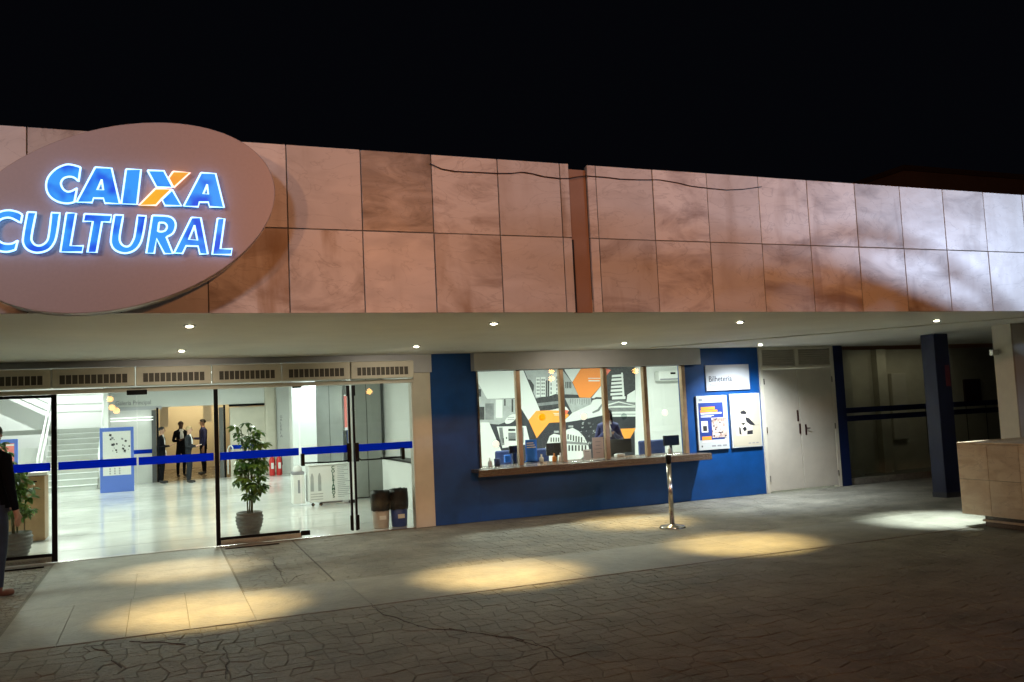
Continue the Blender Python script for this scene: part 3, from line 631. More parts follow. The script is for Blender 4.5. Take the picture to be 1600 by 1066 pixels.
# office desk items
def px_at(px, py, y): return at(px, py, 1, y)
desk = thing('office_desk', 'long grey desk behind the ticket window', 'desk', (6.6, D+.9, 0)); B(-2.0, 4.0, -.34, .4, .70, .74).build('desk_top', mat('grey_laminate', (.35, .36, .36), .4), desk, .005)
for x in (-1.9, .9, 3.9): B(x-.03, x+.03, -.3, .35, 0, .699).build('leg', m_steel, desk)
def monitor(px0, px1, pyt, y, lab):
    a = px_at(px0, pyt, y); b = px_at(px1, pyt, y); w_ = (b.x-a.x)/2; zt = a.z; h = w_*1.15
    t = thing('monitor', lab, 'monitor', ((a.x+b.x)/2, y, .74), 0, 'computer monitors in the ticket office')
    z1 = zt-.74; z0 = max(z1-h, .05)
    B(-w_, w_, -.02, .02, z0, z1).build('back_shell', m_monitor, t, .01); B(-.03, .03, .022, .05, .01, z0+.1).build('stand', m_monitor, t); B(-.1, .1, -.06, .12, 0, .012).build('foot', m_monitor, t)
monitor(795, 814, 697, D+.75, 'leftmost black monitor, behind the first bronze mullion'); monitor(853, 884, 693, D+.8, 'black monitor left of the second bronze mullion, below the domed building'); monitor(952, 986, 687, D+.8, 'black monitor right of the standing attendant'); monitor(1036, 1060, 681, D+.8, 'rightmost black monitor, at the far right pane')
def chair(px0, px1, pyt, y, lab):
    a = px_at(px0, pyt, y); b = px_at(px1, pyt, y); w_ = (b.x-a.x)/2; t = thing('office_chair', lab, 'chair', ((a.x+b.x)/2, y, 0), 0, 'blue office chairs')
    o = B(-w_, w_, -.03, .03, .55, a.z).build('backrest', m_chair, t, .05); B(-w_*.9, w_*.9, .04, .5, .42, .5).build('seat', m_chair, t, .03)
    q = MB(); q.tube([(0, .25, .06), (0, .25, .42)], .03, 8); q.build('column', m_black, t)
    for i in range(5): q = MB(); a_ = i*2*PI/5; q.tube([(0, .25, .09), (.28*math.cos(a_), .25+.28*math.sin(a_), .04)], .018, 6); q.build('leg', m_black, t)
    B(-.02, .02, -.01, .3, .40, .6).build('spine', m_black, t)
chair(773, 800, 705, D+1.3, 'blue office chair behind the leftmost monitor'); chair(829, 857, 702, D+1.4, 'blue office chair behind the second pane from the left'); chair(997, 1038, 689, D+1.3, 'large blue office chair behind the fourth mullion')
# blue printed stand, papers, jars on the counter
bs = thing('blue_leaflet_stand', 'bright blue printed leaflet stand beside the first mullion', 'leaflet stand', tuple(at(831, 722, 1, D+.5)))
m_bright = mat('bright_blue_print', (.02, .18, .75), .4)
B(-.10, .10, -.005, .005, 0, .36).build('board', m_bright, bs)
for i in range(3): B(-.08, .04+.02*i, -.008, -.006, .30-i*.035, .315-i*.035).build('print_line', m_paper, bs)
B(-.09, .09, -.005, .09, 0, .015).build('base', m_bright, bs)
bs2 = tag(B(-.05, .05, -.03, .03, 0, .12).build('blue_box', m_bright, None, .004), 'small bright blue box above the leftmost monitor', 'box'); bs2.location = at(792, 703, 1, D+.95); bs2.location.z = .74+.06
def paper(px0, py0, px1, py1, m, lab, lines=4):
    a = at(px0, py0, 1, D+.03); b = at(px1, py1, 1, D+.03); t = thing('notice_sheet', lab, 'notice', ((a.x+b.x)/2, D+.03, b.z)); w_ = (b.x-a.x)/2; h = a.z-b.z
    B(-w_, w_, -.001, .001, 0, h).build('sheet', m, t)
    for i in range(lines): z = h*(.78-.17*i); k_ = w_*random.uniform(.35, .8); B(-k_, k_, -.002, -.0012, z, z+.008).build('print_line', m_greyink, t)
paper(925, 684, 944, 716, mat('pink_paper', (.62, .52, .50), .6), 'pinkish printed notice standing behind the glass by the attendant'); paper(911, 703, 924, 718, m_paper, 'small white notice left of the pinkish notice', 1)
for i, (px, py, nm, lab, m) in enumerate([(766, 733, 'spray_pump', 'clear bottle with a white cap at the left end of the counter', m_paper), (777, 727, 'plastic_cup', 'blue plastic box at the left end of the counter', m_chair), (846, 716, 'paper_cup', 'small white cup behind the second pane', m_paper), (866, 716, 'stamp', 'orange hand stamp in front of the second monitor', m_orange), (876, 715, 'paper_roll', 'white paper roll left of the second mullion', m_paper), (968, 712, 'keypad', 'white keypad in front of the attendants monitor', m_paper), (1046, 703, 'pen_cup', 'white pen cup in front of the rightmost monitor', m_paper)]):
    q = at(px, py, 1, D+.35); t = thing(nm, lab, nm.split('_')[-1], (q.x, q.y, .796))
    if nm == 'keypad': B(-.08, .08, -.05, .05, 0, .05).build('case', m, t, .01); B(-.06, .06, -.04, .03, .05, .056).build('keys', m_greyink, t)
    else:
        MB().lathe([(.03, 0), (.035, .01), (.034, .07), (.028, .085), (.012, .095), (.012, .12)] if nm != 'plastic_cup' else [(.045, 0), (.05, .1)], 14).build('body', m, t, smooth=True); MB().lathe([(.014, .121), (.014, .135)] if nm != 'plastic_cup' else [(.05, .101), (.052, .11)], 12).build('cap', m, t)
ac = thing('wall_air_conditioner', 'white split air conditioner high on the office back wall at the right pane', 'air conditioner', (10.3, OY, 2.12)); B(-.35, .35, -.2, -.005, 0, .22).build('casing', m_white, ac, .03); B(-.33, .33, -.203, -.201, .02, .05).build('vent', m_greyink, ac); B(-.06, .06, -.212, -.201, .14, .18).build('badge', m_black, ac)
sh = thing('dark_equipment_stack', 'dark stepped equipment cabinet at the right end of the office', 'cabinet', (10.1, OY-1.3, 0))
B(-.25, .5, -.2, .2, 0, .95).build('lower_case', m_monitor, sh, .02); B(-.10, .5, -.2, .2, .951, 1.3).build('middle_case', mat('charcoal_plastic', (.05, .055, .055), .5), sh, .03); B(-.22, .5, -.2, .2, 1.301, 1.5).build('upper_case', m_monitor, sh, .03)
# ------------------------------------------------------------------ wall signs right of the window
pl = thing('wall_plaque', 'silver wall plaque reading Bilheteria above the two posters', 'sign', (9.15, D, 1.83)); B(-.45, .45, -.035, -.003, 0, .44).build('plate', m_grey, pl, .003)
text('lettering', 'Bilheteria', m_ink, pl, (-.40, -.036, .155), .10, width=.47, bold=.0008); text('lettering', 'Ticket Office', m_greyink, pl, (-.38, -.036, .07), .045, width=.30)
def poster(x0, x1, z0, z1, lab):
    t = thing('framed_poster', lab, 'poster', ((x0+x1)/2, D, z0)); w_ = (x1-x0)/2; h = z1-z0
    B(-w_, w_, -.045, -.003, 0, h).build('frame_box', mat('poster_board', (.52, .55, .54), .5), t, .004); return t, w_, h
mps = mat('poster_navy', (.015, .04, .22), .5)
def flat(t, name, m, x0, x1, z0, z1, l=1): return B(x0, x1, -.0455-.0012*l, -.0453-.0012*(l-1), z0, z1).build(name, m, t)
t, w_, h = poster(8.47, 9.09, .83, 1.75, 'left wall poster with a navy field, orange heading and a crowd photograph')
flat(t, 'navy_field', mps, -w_+.03, w_-.09, .17, h-.12)
flat(t, 'heading', m_orange, -w_+.08, .05, h-.24, h-.19, 2); flat(t, 'heading', m_orange, -w_+.06, .10, h-.28, h-.245, 2); flat(t, 'heading', m_paper, -w_+.07, .18, h-.315, h-.29, 2)
for i in range(2): flat(t, 'print_line', m_paper, -w_+.07, .02-.05*i, h-.345-.02*i, h-.335-.02*i, 2)
flat(t, 'portrait', m_paper, -w_+.07, -w_+.20, h-.62, h-.43, 2); flat(t, 'portrait_figure', m_ink, -w_+.10, -w_+.18, h-.60, h-.51, 3)
flat(t, 'orange_tag', m_orange, -w_+.07, -w_+.26, h-.75, h-.69, 2); flat(t, 'print_line', m_paper, -w_+.07, -w_+.27, h-.79, h-.775, 2)
rph = random.Random(8)
pal = [mat('ph_a', (.62, .50, .44), .6), mat('ph_b', (.34, .22, .18), .6), mat('ph_c', (.70, .68, .66), .6), mat('ph_d', (.08, .06, .06), .6), mat('ph_e', (.48, .36, .30), .6)]
def photo(t, x0, x1, z0, z1, n, pal, l):
    for i in range(n):
        for j in range(int(n*1.4)):
            if rph.random() < .1: continue
            a = x0+(x1-x0)*(i+rph.uniform(-.2, .2))/n; b = z0+(z1-z0)*(j+rph.uniform(-.2, .2))/int(n*1.4); ww = (x1-x0)/n; hh = (z1-z0)/int(n*1.4)
            k_ = MB(); s_ = 7; y_ = -.0455-.0012*l-.00003*(i*9+j)
            k_.prism([(max(x0, min(x1, a+ww*.65*math.cos(u*2*PI/s_)*rph.uniform(.7, 1.1))), max(z0, min(z1, b+hh*.65*math.sin(u*2*PI/s_)*rph.uniform(.7, 1.1)))) for u in range(s_)], 1, y_, y_+.0006); k_.build('photo_patch', rph.choice(pal), t, fix=False)
flat(t, 'photograph', pal[0], -.03, w_-.03, .20, h-.38, 2); photo(t, -.03, w_-.03, .20, h-.38, 9, pal, 4)
flat(t, 'emblem', m_greyink, -w_+.05, -w_+.12, h-.09, h-.05, 1)
for i in range(3): flat(t, 'footer_mark', m_greyink, -.05+i*.11, .03+i*.11, .05, .075, 1)
flat(t, 'footer_mark', m_ink, -w_+.05, -w_+.075, .05, .08, 1)
t, w_, h = poster(9.15, 9.78, .83, 1.76, 'right wall poster, cream with a black and white picture of a seated figure')
pal2 = [mat('ph_f', (.62, .56, .46), .6), m_ink, mat('ph_g', (.50, .42, .33), .6), m_ink, mat('ph_h', (.72, .68, .58), .6)]
mcp = mat('cream_paper', (.50, .45, .34), .6); flat(t, 'sheet', mcp, -w_+.02, w_-.02, .02, h-.02)
flat(t, 'emblem', m_greyink, -w_+.06, -w_+.12, h-.11, h-.08, 2); flat(t, 'picture', pal2[0], -w_+.09, .12, .20, h-.30, 2)
for pts_ in [[(-.12, .62), (-.04, .64), (.02, .60), (0, .57), (-.11, .58)], [(-.02, .52), (.06, .50), (.16, .40), (.18, .37), (.08, .38), (0, .44)], [(-.16, .24), (-.12, .22), (-.13, .34), (-.16, .36)], [(.0, .22), (.12, .22), (.12, .29), (.01, .28)], [(-.09, .33), (-.03, .36), (.0, .31), (-.05, .27)]]:
    MB().prism(pts_, 1, -.0505, -.0495).build('picture_shape', m_ink, t)
for pts_ in [[(-.12, .57), (.0, .56), (.0, .44), (-.06, .38), (-.12, .42)], [(-.1, .42), (.1, .44), (.12, .30), (-.1, .32)]]: MB().prism(pts_, 1, -.0492, -.0484).build('picture_shape', pal2[4], t)
for i in range(5): flat(t, 'print_line', m_greyink if i == 4 else pal2[2], .15, .26, h-.32-.06*i, h-.314-.06*i, 2)
for i in range(3): flat(t, 'print_line', pal2[2], -w_+.08+i*.15, -w_+.18+i*.15, h-.18, h-.172, 2); flat(t, 'footer_mark', m_greyink, .02+i*.08, .07+i*.08, .06, .075, 2)
# ------------------------------------------------------------------ service doors with louvres
sd = thing('service_doors', 'cream double metal doors with louvred vents above, right of the posters', 'door', (10.66, D, 0))
def s_(name, m, x0, x1, y0, y1, z0, z1, b=.003): o = B(x0-10.66, x1-10.66, y0, y1, z0, z1).build(name, m, sd, b); return o
s_('frame', m_cream, 9.835, 9.90, -.03, .1, 0, S-.003); s_('frame', m_cream, 11.42, 11.497, -.03, .1, 0, S-.003); s_('frame', m_cream, 9.902, 11.418, -.028, .1, 2.17, 2.22); s_('frame', m_cream, 9.902, 11.418, -.028, .1, 2.52, S-.003); s_('frame', m_cream, 10.62, 10.70, -.028, .1, 2.222, 2.518)
s_('door_leaf', m_door, 9.905, 10.645, -.022, .03, .03, 2.165); s_('door_leaf', m_door, 10.652, 11.415, -.024, .03, .03, 2.165)
for a, b in ((9.905, 10.617), (10.703, 11.415)):
    for i in range(7):
        q = MB(); z = 2.235+i*.04; q.prism([(-.026, z), (-.02, z-.008), (.03, z+.028), (.026, z+.036)], 0, a-10.66, b-10.66); q.build('louvre_slat', m_door, sd)
    s_('louvre_backing', m_door, a, b, .05, .06, 2.222, 2.518, 0)
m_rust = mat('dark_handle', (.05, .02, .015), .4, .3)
for x, z0, z1 in ((10.60, 1.22, 1.42), (10.63, 1.0, 1.18), (10.76, .97, 1.16)): s_('handle_plate', m_rust, x-.018, x+.018, -.032, -.023, z0, z1)
q = MB(); q.tube([(.10, -.035, 1.09), (.10, -.07, 1.09), (.16, -.07, 1.09)], .009, 8); q.build('lever_handle', m_rust, sd, smooth=True)
for z in (.25, 1.1, 1.95):
    for x in (9.905, 11.42): q = MB(); q.tube([(x-10.66, -.034, z-.05), (x-10.66, -.034, z+.05)], .011, 8); q.build('hinge', m_steel, sd)
# ------------------------------------------------------------------ dark glazed bay on the right
dbay = thing('dark_glazed_bay', 'unlit glass wall with two dark blue stripes right of the service doors', 'glass wall', (13.5, D+.05, 0))
B(-1.77, 4.5, -.005, .005, .12, S-.02).build('glass_pane', m_glass2, dbay)
for z in (1.16, 1.31): B(-1.77, 4.5, -.009, -.006, z, z+.10).build('blue_stripe', m_dblue, dbay)
B(-1.77, 4.5, -.03, .03, 0, .118).build('kerb', m_joint, dbay)
mdw = mat('dim_plaster', (.62, .58, .46), .7, var=.2, vscale=1.5)
lamp('dark_room_fill', 'AREA', (14.5, 13.5, S-.1), 3.6, (1, .86, .62), (14.5, 14.2, 0), sx=2.5, sy=.5)  # unseen light added to lift the walls behind the dark glass
dw = thing('dark_room_walls', 'dim plaster walls inside the unlit glazed room', 'wall')
struct(B(11.6, 20, D+.1, 15.6, -.1, .003).build('dark_room_floor', m_joint))
for i, (a, b, yy) in enumerate(((11.7, 12.9, 14.2), (12.9, 13.15, 14.0), (13.15, 13.9, 14.2), (13.9, 14.15, 14.05), (14.15, 18, 14.3))): box('wall_section', mdw, dw, a+.002, b-.002, yy, 14.5, .003, S)
box('pilaster_base', m_cream, dw, 12.86, 13.2, 13.9, 13.995, .003, .12)
eb = thing('electrical_box', 'pale electrical box on the dim wall left of the dark blue column', 'electrical box', (14.62, 14.3, 1.35)); B(-.2, .2, -.1, -.003, 0, .7).build('door', m_cream, eb, .01); B(-.2, .2, -.06, -.003, -.7, -.1).build('lower_box', m_cream, eb, .01)
dc = thing('dark_blue_column', 'dark blue square column between the glazed bay and the marble block', 'column', (11.40, 10.3, 0)); B(-.15, .15, -.13, .13, 0, S-.02).build('shaft', m_navyp, dc, .01)
m_dimred = mat('dim_red', (.16, .02, .03), .6); B(.03, .12, -.136, -.132, 1.72, 2.05).build('red_sticker', m_dimred, dc); B(-.155, .155, -.135, .135, .0, .08).build('base', m_ink, dc)
B(.152, .18, -.1, .1, .7, 2.1).build('door_edge', m_black, dc)
# far right: second dim recess and pale end wall
rw = thing('right_end_wall', 'pale wall end lit blue-white at the right edge of the porch', 'wall', (11.05, 8.66, 0))
B(.012, 5, 0, .3, 0, S-.02).build('front_face', m_white, rw); B(-.02, .010, .0, .3, 0, S-.02).build('side_face', m_cream, rw)
dp = tag(B(-.25, .25, -.04, 0, -.25, .25).build('dark_wall_panel', m_rust, None, .004), 'dark brown square panel on the dim wall right of the dark blue column', 'panel'); dp.location = at(1518, 610, 1, 14.29)
for i in range(5): box('tile_joint', m_ink, dw, 15.4+i*.6, 15.41+i*.6, 14.29, 14.2985, .3, 1.3)
pf = tag(B(-.12, .06, -.03, .03, -.04, .04).build('patch_fitting', m_steel, None, .004), 'small steel glass clamp on the pale end wall near the soffit', 'fitting'); pf.location = at(1558, 551, 1, 8.9)
box('soffit_return', m_soffit, bld, 11.2, 16, 8.98, 9.02, S-.019, S-.003)
# downlight fixtures
for i, (x, y, e, c) in enumerate(DL):
    side = ['left end', 'second from left', 'third from left', 'right end'][i % 4]; row = 'front' if y < 9 else 'rear'
    t = thing('downlight', 'small round lit downlight, %s of the %s row in the porch soffit' % (side, row), 'downlight', (x, y, S-(.02 if x > 9 and y > 9 else 0)), 0, 'downlights in the porch soffit')
    r_ = MB(); r_.lathe([(.035, -.002), (.055, -.002), (.055, -.010), (.04, -.014), (.035, -.004)], 20, cap=False); r_.build('trim_ring', m_steel, t, smooth=True)
    MB().lathe([(.034, -.003), (.033, -.014), (.02, -.022)], 16).build('lens', m_lampd, t)
# projecting bracket beside the second rear downlight
# ------------------------------------------------------------------ oval sign
SY = 7.0
sg = thing('oval_sign', 'large tilted oval sign with glowing blue CAIXA CULTURAL letters on the fascia', 'sign', (-.207, SY, 3.257))
n = 96; ca, sa = math.cos(.3357), math.sin(.3357); prof = []
for i in range(n):
    a = 2*PI*i/n; u, v = 1.132*math.cos(a), .668*math.sin(a); prof.append((u*ca-v*sa, u*sa+v*ca))
m_plate = mat('sign_plate', (.50, .42, .385), .45, .15, var=.05, vscale=40)
MB().prism(prof, 1, 0, .14).build('plate', m_plate, sg, .006)
MB().prism([(x*1.006, z*1.006) for x, z in prof], 1, .13, .15).build('rim', mat('pale_rim', (.62, .6, .55), .4), sg)
for x, z in ((-.6, -.3), (.6, .1), (0, .3), (0, -.35)): B(x-.04, x+.04, .15, F-SY-.002, z-.04, z+.04).build('stand_off', m_steel, sg)
def neon(name, e1, e2, s):
    m = bpy.data.materials.new(name); m.use_nodes = True; nt = m.node_tree; b = nt.nodes['Principled BSDF']; b.inputs['Base Color'].default_value = (.02, .05, .1, 1); b.inputs['Roughness'].default_value = .3
    tc = nt.nodes.new('ShaderNodeTexCoord'); nn = nt.nodes.new('ShaderNodeTexNoise'); nn.inputs['Scale'].default_value = 5.5; nn.inputs['Detail'].default_value = 2
    oi = nt.nodes.new('ShaderNodeObjectInfo'); ad = nt.nodes.new('ShaderNodeVectorMath'); ad.operation = 'ADD'; nt.links.new(tc.outputs['Object'], ad.inputs[0]); nt.links.new(oi.outputs['Random'], ad.inputs[1]); nt.links.new(ad.outputs[0], nn.inputs['Vector'])
    r = nt.nodes.new('ShaderNodeValToRGB'); r.color_ramp.elements[0].position = .36; r.color_ramp.elements[0].color = rgba(e1); r.color_ramp.elements[1].position = .54; r.color_ramp.elements[1].color = rgba(e2)
    nt.links.new(nn.outputs['Fac'], r.inputs['Fac']); nt.links.new(r.outputs[0], b.inputs['Emission Color']); b.inputs['Emission Strength'].default_value = s; return m
n_blue = neon('lit_blue_letter', (.010, .09, .80), (.035, .34, 1.0), .95); n_or = neon('lit_orange_letter', (1, .30, .03), (1, .42, .02), .9); n_or2 = neon('lit_amber_letter', (1, .42, .01), (1, .48, .01), .95)
n_rim = mat('lit_blue_edge', (.5, .7, 1), .4, emit=(.30, .56, 1.0), estr=2.6); n_rimo = mat('lit_pink_edge', (1, .7, .6), .4, emit=(1, .55, .45), estr=1.8)
def smoothpoly(pts):
    out = []; n = len(pts)
    for i in range(n):
        p0, p1, p2, p3 = pts[i-1], pts[i], pts[(i+1) % n], pts[(i+2) % n]
        c1 = len(p1) > 2; c2 = len(p2) > 2
        out.append((p1[0], p1[1]))
        if c1 and c2: continue
        a = p1 if c1 else p0; d = p2 if c2 else p3
        for t in (.25, .5, .75):
            q = []
            for k_ in (0, 1):
                q.append(.5*((2*p1[k_])+(-a[k_]+p2[k_])*t+(2*a[k_]-5*p1[k_]+4*p2[k_]-d[k_])*t*t+(-a[k_]+3*p1[k_]-3*p2[k_]+d[k_])*t**3))
            out.append(tuple(q))
    return out
def letter(ox, loops, m, rim):
    cu = bpy.data.curves.new('letter', 'CURVE'); cu.dimensions = '2D'; cu.fill_mode = 'BOTH'; cu.extrude = .014
    loops2 = []
    for lp in loops:
        L2 = []
        for p in smoothpoly(lp): q = at(ox+p[0]*.1876, 230+p[1]*.1876, 1, SY-.03); L2.append((q.x-sg.location.x, q.z-sg.location.z))
        loops2.append(L2); s = cu.splines.new('POLY'); s.points.add(len(L2)-1); s.use_cyclic_u = True
        for i, p in enumerate(L2): s.points[i].co = (p[0], p[1], 0, 1)
    o = bpy.data.objects.new('letter', cu); COL.objects.link(o); me = bpy.data.meshes.new_from_object(o.evaluated_get(bpy.context.evaluated_depsgraph_get())); bpy.data.objects.remove(o)
    me.materials.clear(); me.materials.append(m); o = bpy.data.objects.new('letter', me); COL.objects.link(o); o.parent = sg; o.rotation_euler = (PI/2, 0, 0); o.location = (0, -.03, 0)
    for L2 in loops2:
        q = MB(); q.tube([(p[0], p[1], .012) for p in L2]+[(L2[0][0], L2[0][1], .012)], .0075, 6); r_ = q.build('lit_edge', rim, o, fix=False)
c = 1
letter(0, [[(672,172,c),(600,152),(545,152),(470,185),(410,245),(387,310),(395,375),(430,425),(490,460),(560,472),(620,462,c),(642,345,c),(600,370),(560,375),(525,350),(508,305),(530,265),(575,250),(620,258),(655,290,c)]], n_blue, n_rim)
letter(0, [[(795,172,c),(930,180,c),(998,475,c),(875,470,c),(862,430,c),(780,428,c),(768,465,c),(640,462,c)],[(848,275,c),(862,360,c),(810,360,c)]], n_blue, n_rim)
letter(180, [[(92,188,c),(215,192,c),(182,480,c),(52,475,c)]], n_blue, n_rim)
letter(180, [[(270,198,c),(405,202,c),(476,338,c),(345,336,c)]], n_blue, n_rim)
letter(180, [[(483,207,c),(622,217,c),(490,338,c),(445,262,c)]], n_or, n_rimo)
letter(180, [[(335,350,c),(466,354,c),(385,436,c),(340,487,c),(200,487,c)]], n_or2, n_rimo)
letter(180, [[(474,358,c),(550,492,c),(415,490,c),(390,440,c)]], n_blue, n_rim)
letter(180, [[(715,218,c),(835,225,c),(905,505,c),(785,500,c),(775,462,c),(700,462,c),(690,500,c),(570,495,c)],[(765,315,c),(775,395,c),(732,393,c)]], n_blue, n_rim)
letter(0, [[(188,568,c),(150,545),(75,530),(0,545),(-62,590),(-98,660),(-104,740),(-75,810),(-20,860),(60,875),(130,858,c),(150,780,c),(100,808),(30,805),(-20,770),(-40,710),(-25,640),(20,600),(90,592),(175,635,c)]], n_blue, n_rim)
letter(0, [[(232,545,c),(303,548,c),(265,740),(270,790),(300,820),(345,822),(390,790),(410,730),(432,550,c),(500,553,c),(472,740),(440,820),(390,865),(310,882),(240,862),(200,815),(196,745)]], n_blue, n_rim)
letter(0, [[(555,552,c),(635,555,c),(588,825,c),(695,825,c),(685,878,c),(505,875,c)]], n_blue, n_rim)
letter(0, [[(705,560,c),(930,570,c),(920,628,c),(850,625,c),(805,880,c),(730,878,c),(775,622,c),(695,622,c)]], n_blue, n_rim)
letter(180, [[(-4,568,c),(68,571,c),(38,740),(45,800),(80,830),(120,825),(150,780),(165,730),(188,573,c),(258,577,c),(230,740),(200,820),(150,868),(80,886),(10,866),(-28,820),(-33,750)]], n_blue, n_rim)
letter(180, [[(310,573,c),(440,580),(490,610),(503,660),(480,720),(425,752,c),(480,890,c),(410,890,c),(345,765,c),(325,887,c),(260,885,c)],[(365,632,c),(410,634),(432,662),(420,695),(390,708),(355,705,c)]], n_blue, n_rim)
letter(180, [[(635,590,c),(712,592,c),(770,893,c),(705,893,c),(690,828,c),(590,825,c),(560,888,c),(490,885,c)],[(660,655,c),(685,778,c),(612,772,c)]], n_blue, n_rim)
letter(180, [[(852,598,c),(910,600,c),(875,850,c),(972,850,c),(965,898,c),(808,895,c)]], n_blue, n_rim)
# sagging shadow line on the fascia, modelled as a thin dark tube
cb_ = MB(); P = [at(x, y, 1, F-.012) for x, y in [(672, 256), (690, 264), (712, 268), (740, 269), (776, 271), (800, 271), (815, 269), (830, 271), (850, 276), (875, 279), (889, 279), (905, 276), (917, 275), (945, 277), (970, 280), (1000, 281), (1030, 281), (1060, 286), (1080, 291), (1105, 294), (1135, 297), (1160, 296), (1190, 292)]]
cb_.tube(P, .0045, 6); tag(cb_.build('shadow_line', m_rust, None, smooth=True), 'thin dark tube standing in for a shadow line across the upper marble panels', 'shadow_line')

# ------------------------------------------------------------------ stanchion, marble block
sp = thing('barrier_post', 'steel belt barrier post on a round base, standing in front of the ticket counter', 'barrier post', (6.36, 10.24, 0))
MB().lathe([(.17, 0), (.172, .012), (.16, .026), (.05, .04), (.045, .05)], 32).build('base', m_steel, sp, smooth=True); MB().lathe([(.032, .045), (.032, .86)], 24).build('pole', m_steel, sp, smooth=True); MB().lathe([(.036, .861), (.038, .87), (.038, .955), (.034, .965)], 24).build('belt_head', m_black, sp, smooth=True); MB().lathe([(.178, -.0), (.178, .008)], 32).build('rubber_ring', m_rubber, sp)
mbk = thing('marble_block', 'beige marble clad block raised on a recessed plinth at the right edge', 'planter', (9.12, 8.03, 0))
B(.015, 5, -3.2, -.015, .16, 1.0-.012).build('core', m_joint, mbk)
for j in range(2):
    for i in range(8):
        y1 = -i*.415; y0 = y1-.411; z0 = .155+j*.425; local('marble_tile', m_planter, mbk, -.004, .014, y0, y1-(.0 if i else 0), z0, z0+.421, .002)
    for i in range(11): local('marble_tile', m_planter, mbk, .016+i*.415, .427+i*.415, -.014, .002, .155+j*.425, .576+j*.425, .002)
for i in range(10): local('coping_tile', m_planter, mbk, i*.415-.004, i*.415+.409, -3.2, .002, .988+.016, 1.022, .002)
B(.17, 4.9, -3.1, -.17, 0, .154).build('plinth', m_granite, mbk); B(.15, 4.9, -3.1, -.15, .06, .085).build('plinth_moulding', m_planter, mbk)

# ------------------------------------------------------------------ pots and plants
leafmeshes = []
def leaf_mesh(seed):
    r = random.Random(seed); mb = MB(); nl = r.randint(6, 8)
    for k_ in range(nl):
        a = 2*PI*k_/nl+r.uniform(-.2, .2); L_ = r.uniform(.085, .125); W_ = L_*.26; dr = r.uniform(.35, .75)
        pts = []
        for t, w in ((.12, .1), (.35, .8), (.62, 1), (.85, .65), (1, .03)):
            rad = L_*t; z = -dr*L_*t*t; cx_, cy_2 = math.cos(a)*rad, math.sin(a)*rad; nx_, ny_ = -math.sin(a)*W_*w, math.cos(a)*W_*w
            pts.append(((cx_+nx_, cy_2+ny_, z+.006*w), (cx_, cy_2, z-.004*w), (cx_-nx_, cy_2-ny_, z+.006*w)))
        n0 = len(mb.v)
        for p in pts: mb.v += list(p)
        for i in range(4):
            for j in range(2): b_ = n0+i*3+j; mb.f.append((b_, b_+1, b_+4, b_+3))
    me = bpy.data.meshes.new('leaf'); me.from_pydata(mb.v, [], mb.f); return me
for s in range(4):
    for m in (m_leaf, m_leaf2):
        me = leaf_mesh(s); me.materials.append(m); leafmeshes.append(me)
def plant(loc, h, seed, lab, nleaf=98):
    pt = thing('plant_pot', 'round ribbed grey pot holding the %s schefflera' % lab, 'pot', loc)
    pr_ = []
    for i in range(27):
        z = .33*i/26; r = .135+.062*math.sin(min(1, z/.24)*PI/2)-(.012 if z > .29 else 0)+.006*(1 if i % 4 < 2 else -1); pr_.append((r, z))
    pr_ += [(.165, .33), (.163, .29), (.01, .288)]
    MB().lathe(pr_, 36).build('pot_body', m_pot, pt, smooth=True); MB().lathe([(.164, .291), (.1, .300), (.01, .303)], 20).build('soil', m_soil, pt)
    t = thing('schefflera', 'leafy umbrella plant in the %s grey pot behind the glass' % lab, 'plant', (loc[0], loc[1], loc[2]+.29))
    r = random.Random(seed); stems = []
    for k_ in range(5):
        a = r.uniform(0, 2*PI); x0, y0 = .04*math.cos(a), .04*math.sin(a); lean = r.uniform(.02, .14); hh = h*r.uniform(.62, 1)
        pts = [(x0+lean*(i/6)**1.5*math.cos(a)+r.uniform(-.008, .008), y0+lean*(i/6)**1.5*math.sin(a), hh*i/6) for i in range(7)]
        q = MB(); q.tube(pts, .011, 7, .005); q.build('stem', m_stem, t, smooth=True); stems.append(pts)
    for k_ in range(nleaf):
        s_p = r.choice(stems); u = r.uniform(.12, 1)**.75; i = min(5, int(u*6)); f_ = u*6-i
        b_ = Vector(s_p[i]).lerp(Vector(s_p[i+1]), f_); a = r.uniform(0, 2*PI); L_ = r.uniform(.05, .24)*(1.15-.45*u); e = b_+Vector((math.cos(a)*L_, math.sin(a)*L_, r.uniform(.0, .10)))
        o = bpy.data.objects.new('leaf', r.choice(leafmeshes[::2] if r.random() < .7 else leafmeshes[1::2])); COL.objects.link(o); o.parent = t
        o.location = e; o.rotation_euler = (r.uniform(-.5, .5), r.uniform(-.5, .5), r.uniform(0, 6)); s_c = r.uniform(.75, 1.2); o.scale = (s_c,)*3
        q = MB(); q.tube([b_, b_.lerp(e, .5)+Vector((0, 0, .012)), e], .003, 5); q.build('petiole', m_stem, t)
    return pt, t
plant((1.24, 13.75, .006), 1.42, 5, 'right')
plant((-1.80, 13.65, .006), 1.30, 8, 'left')
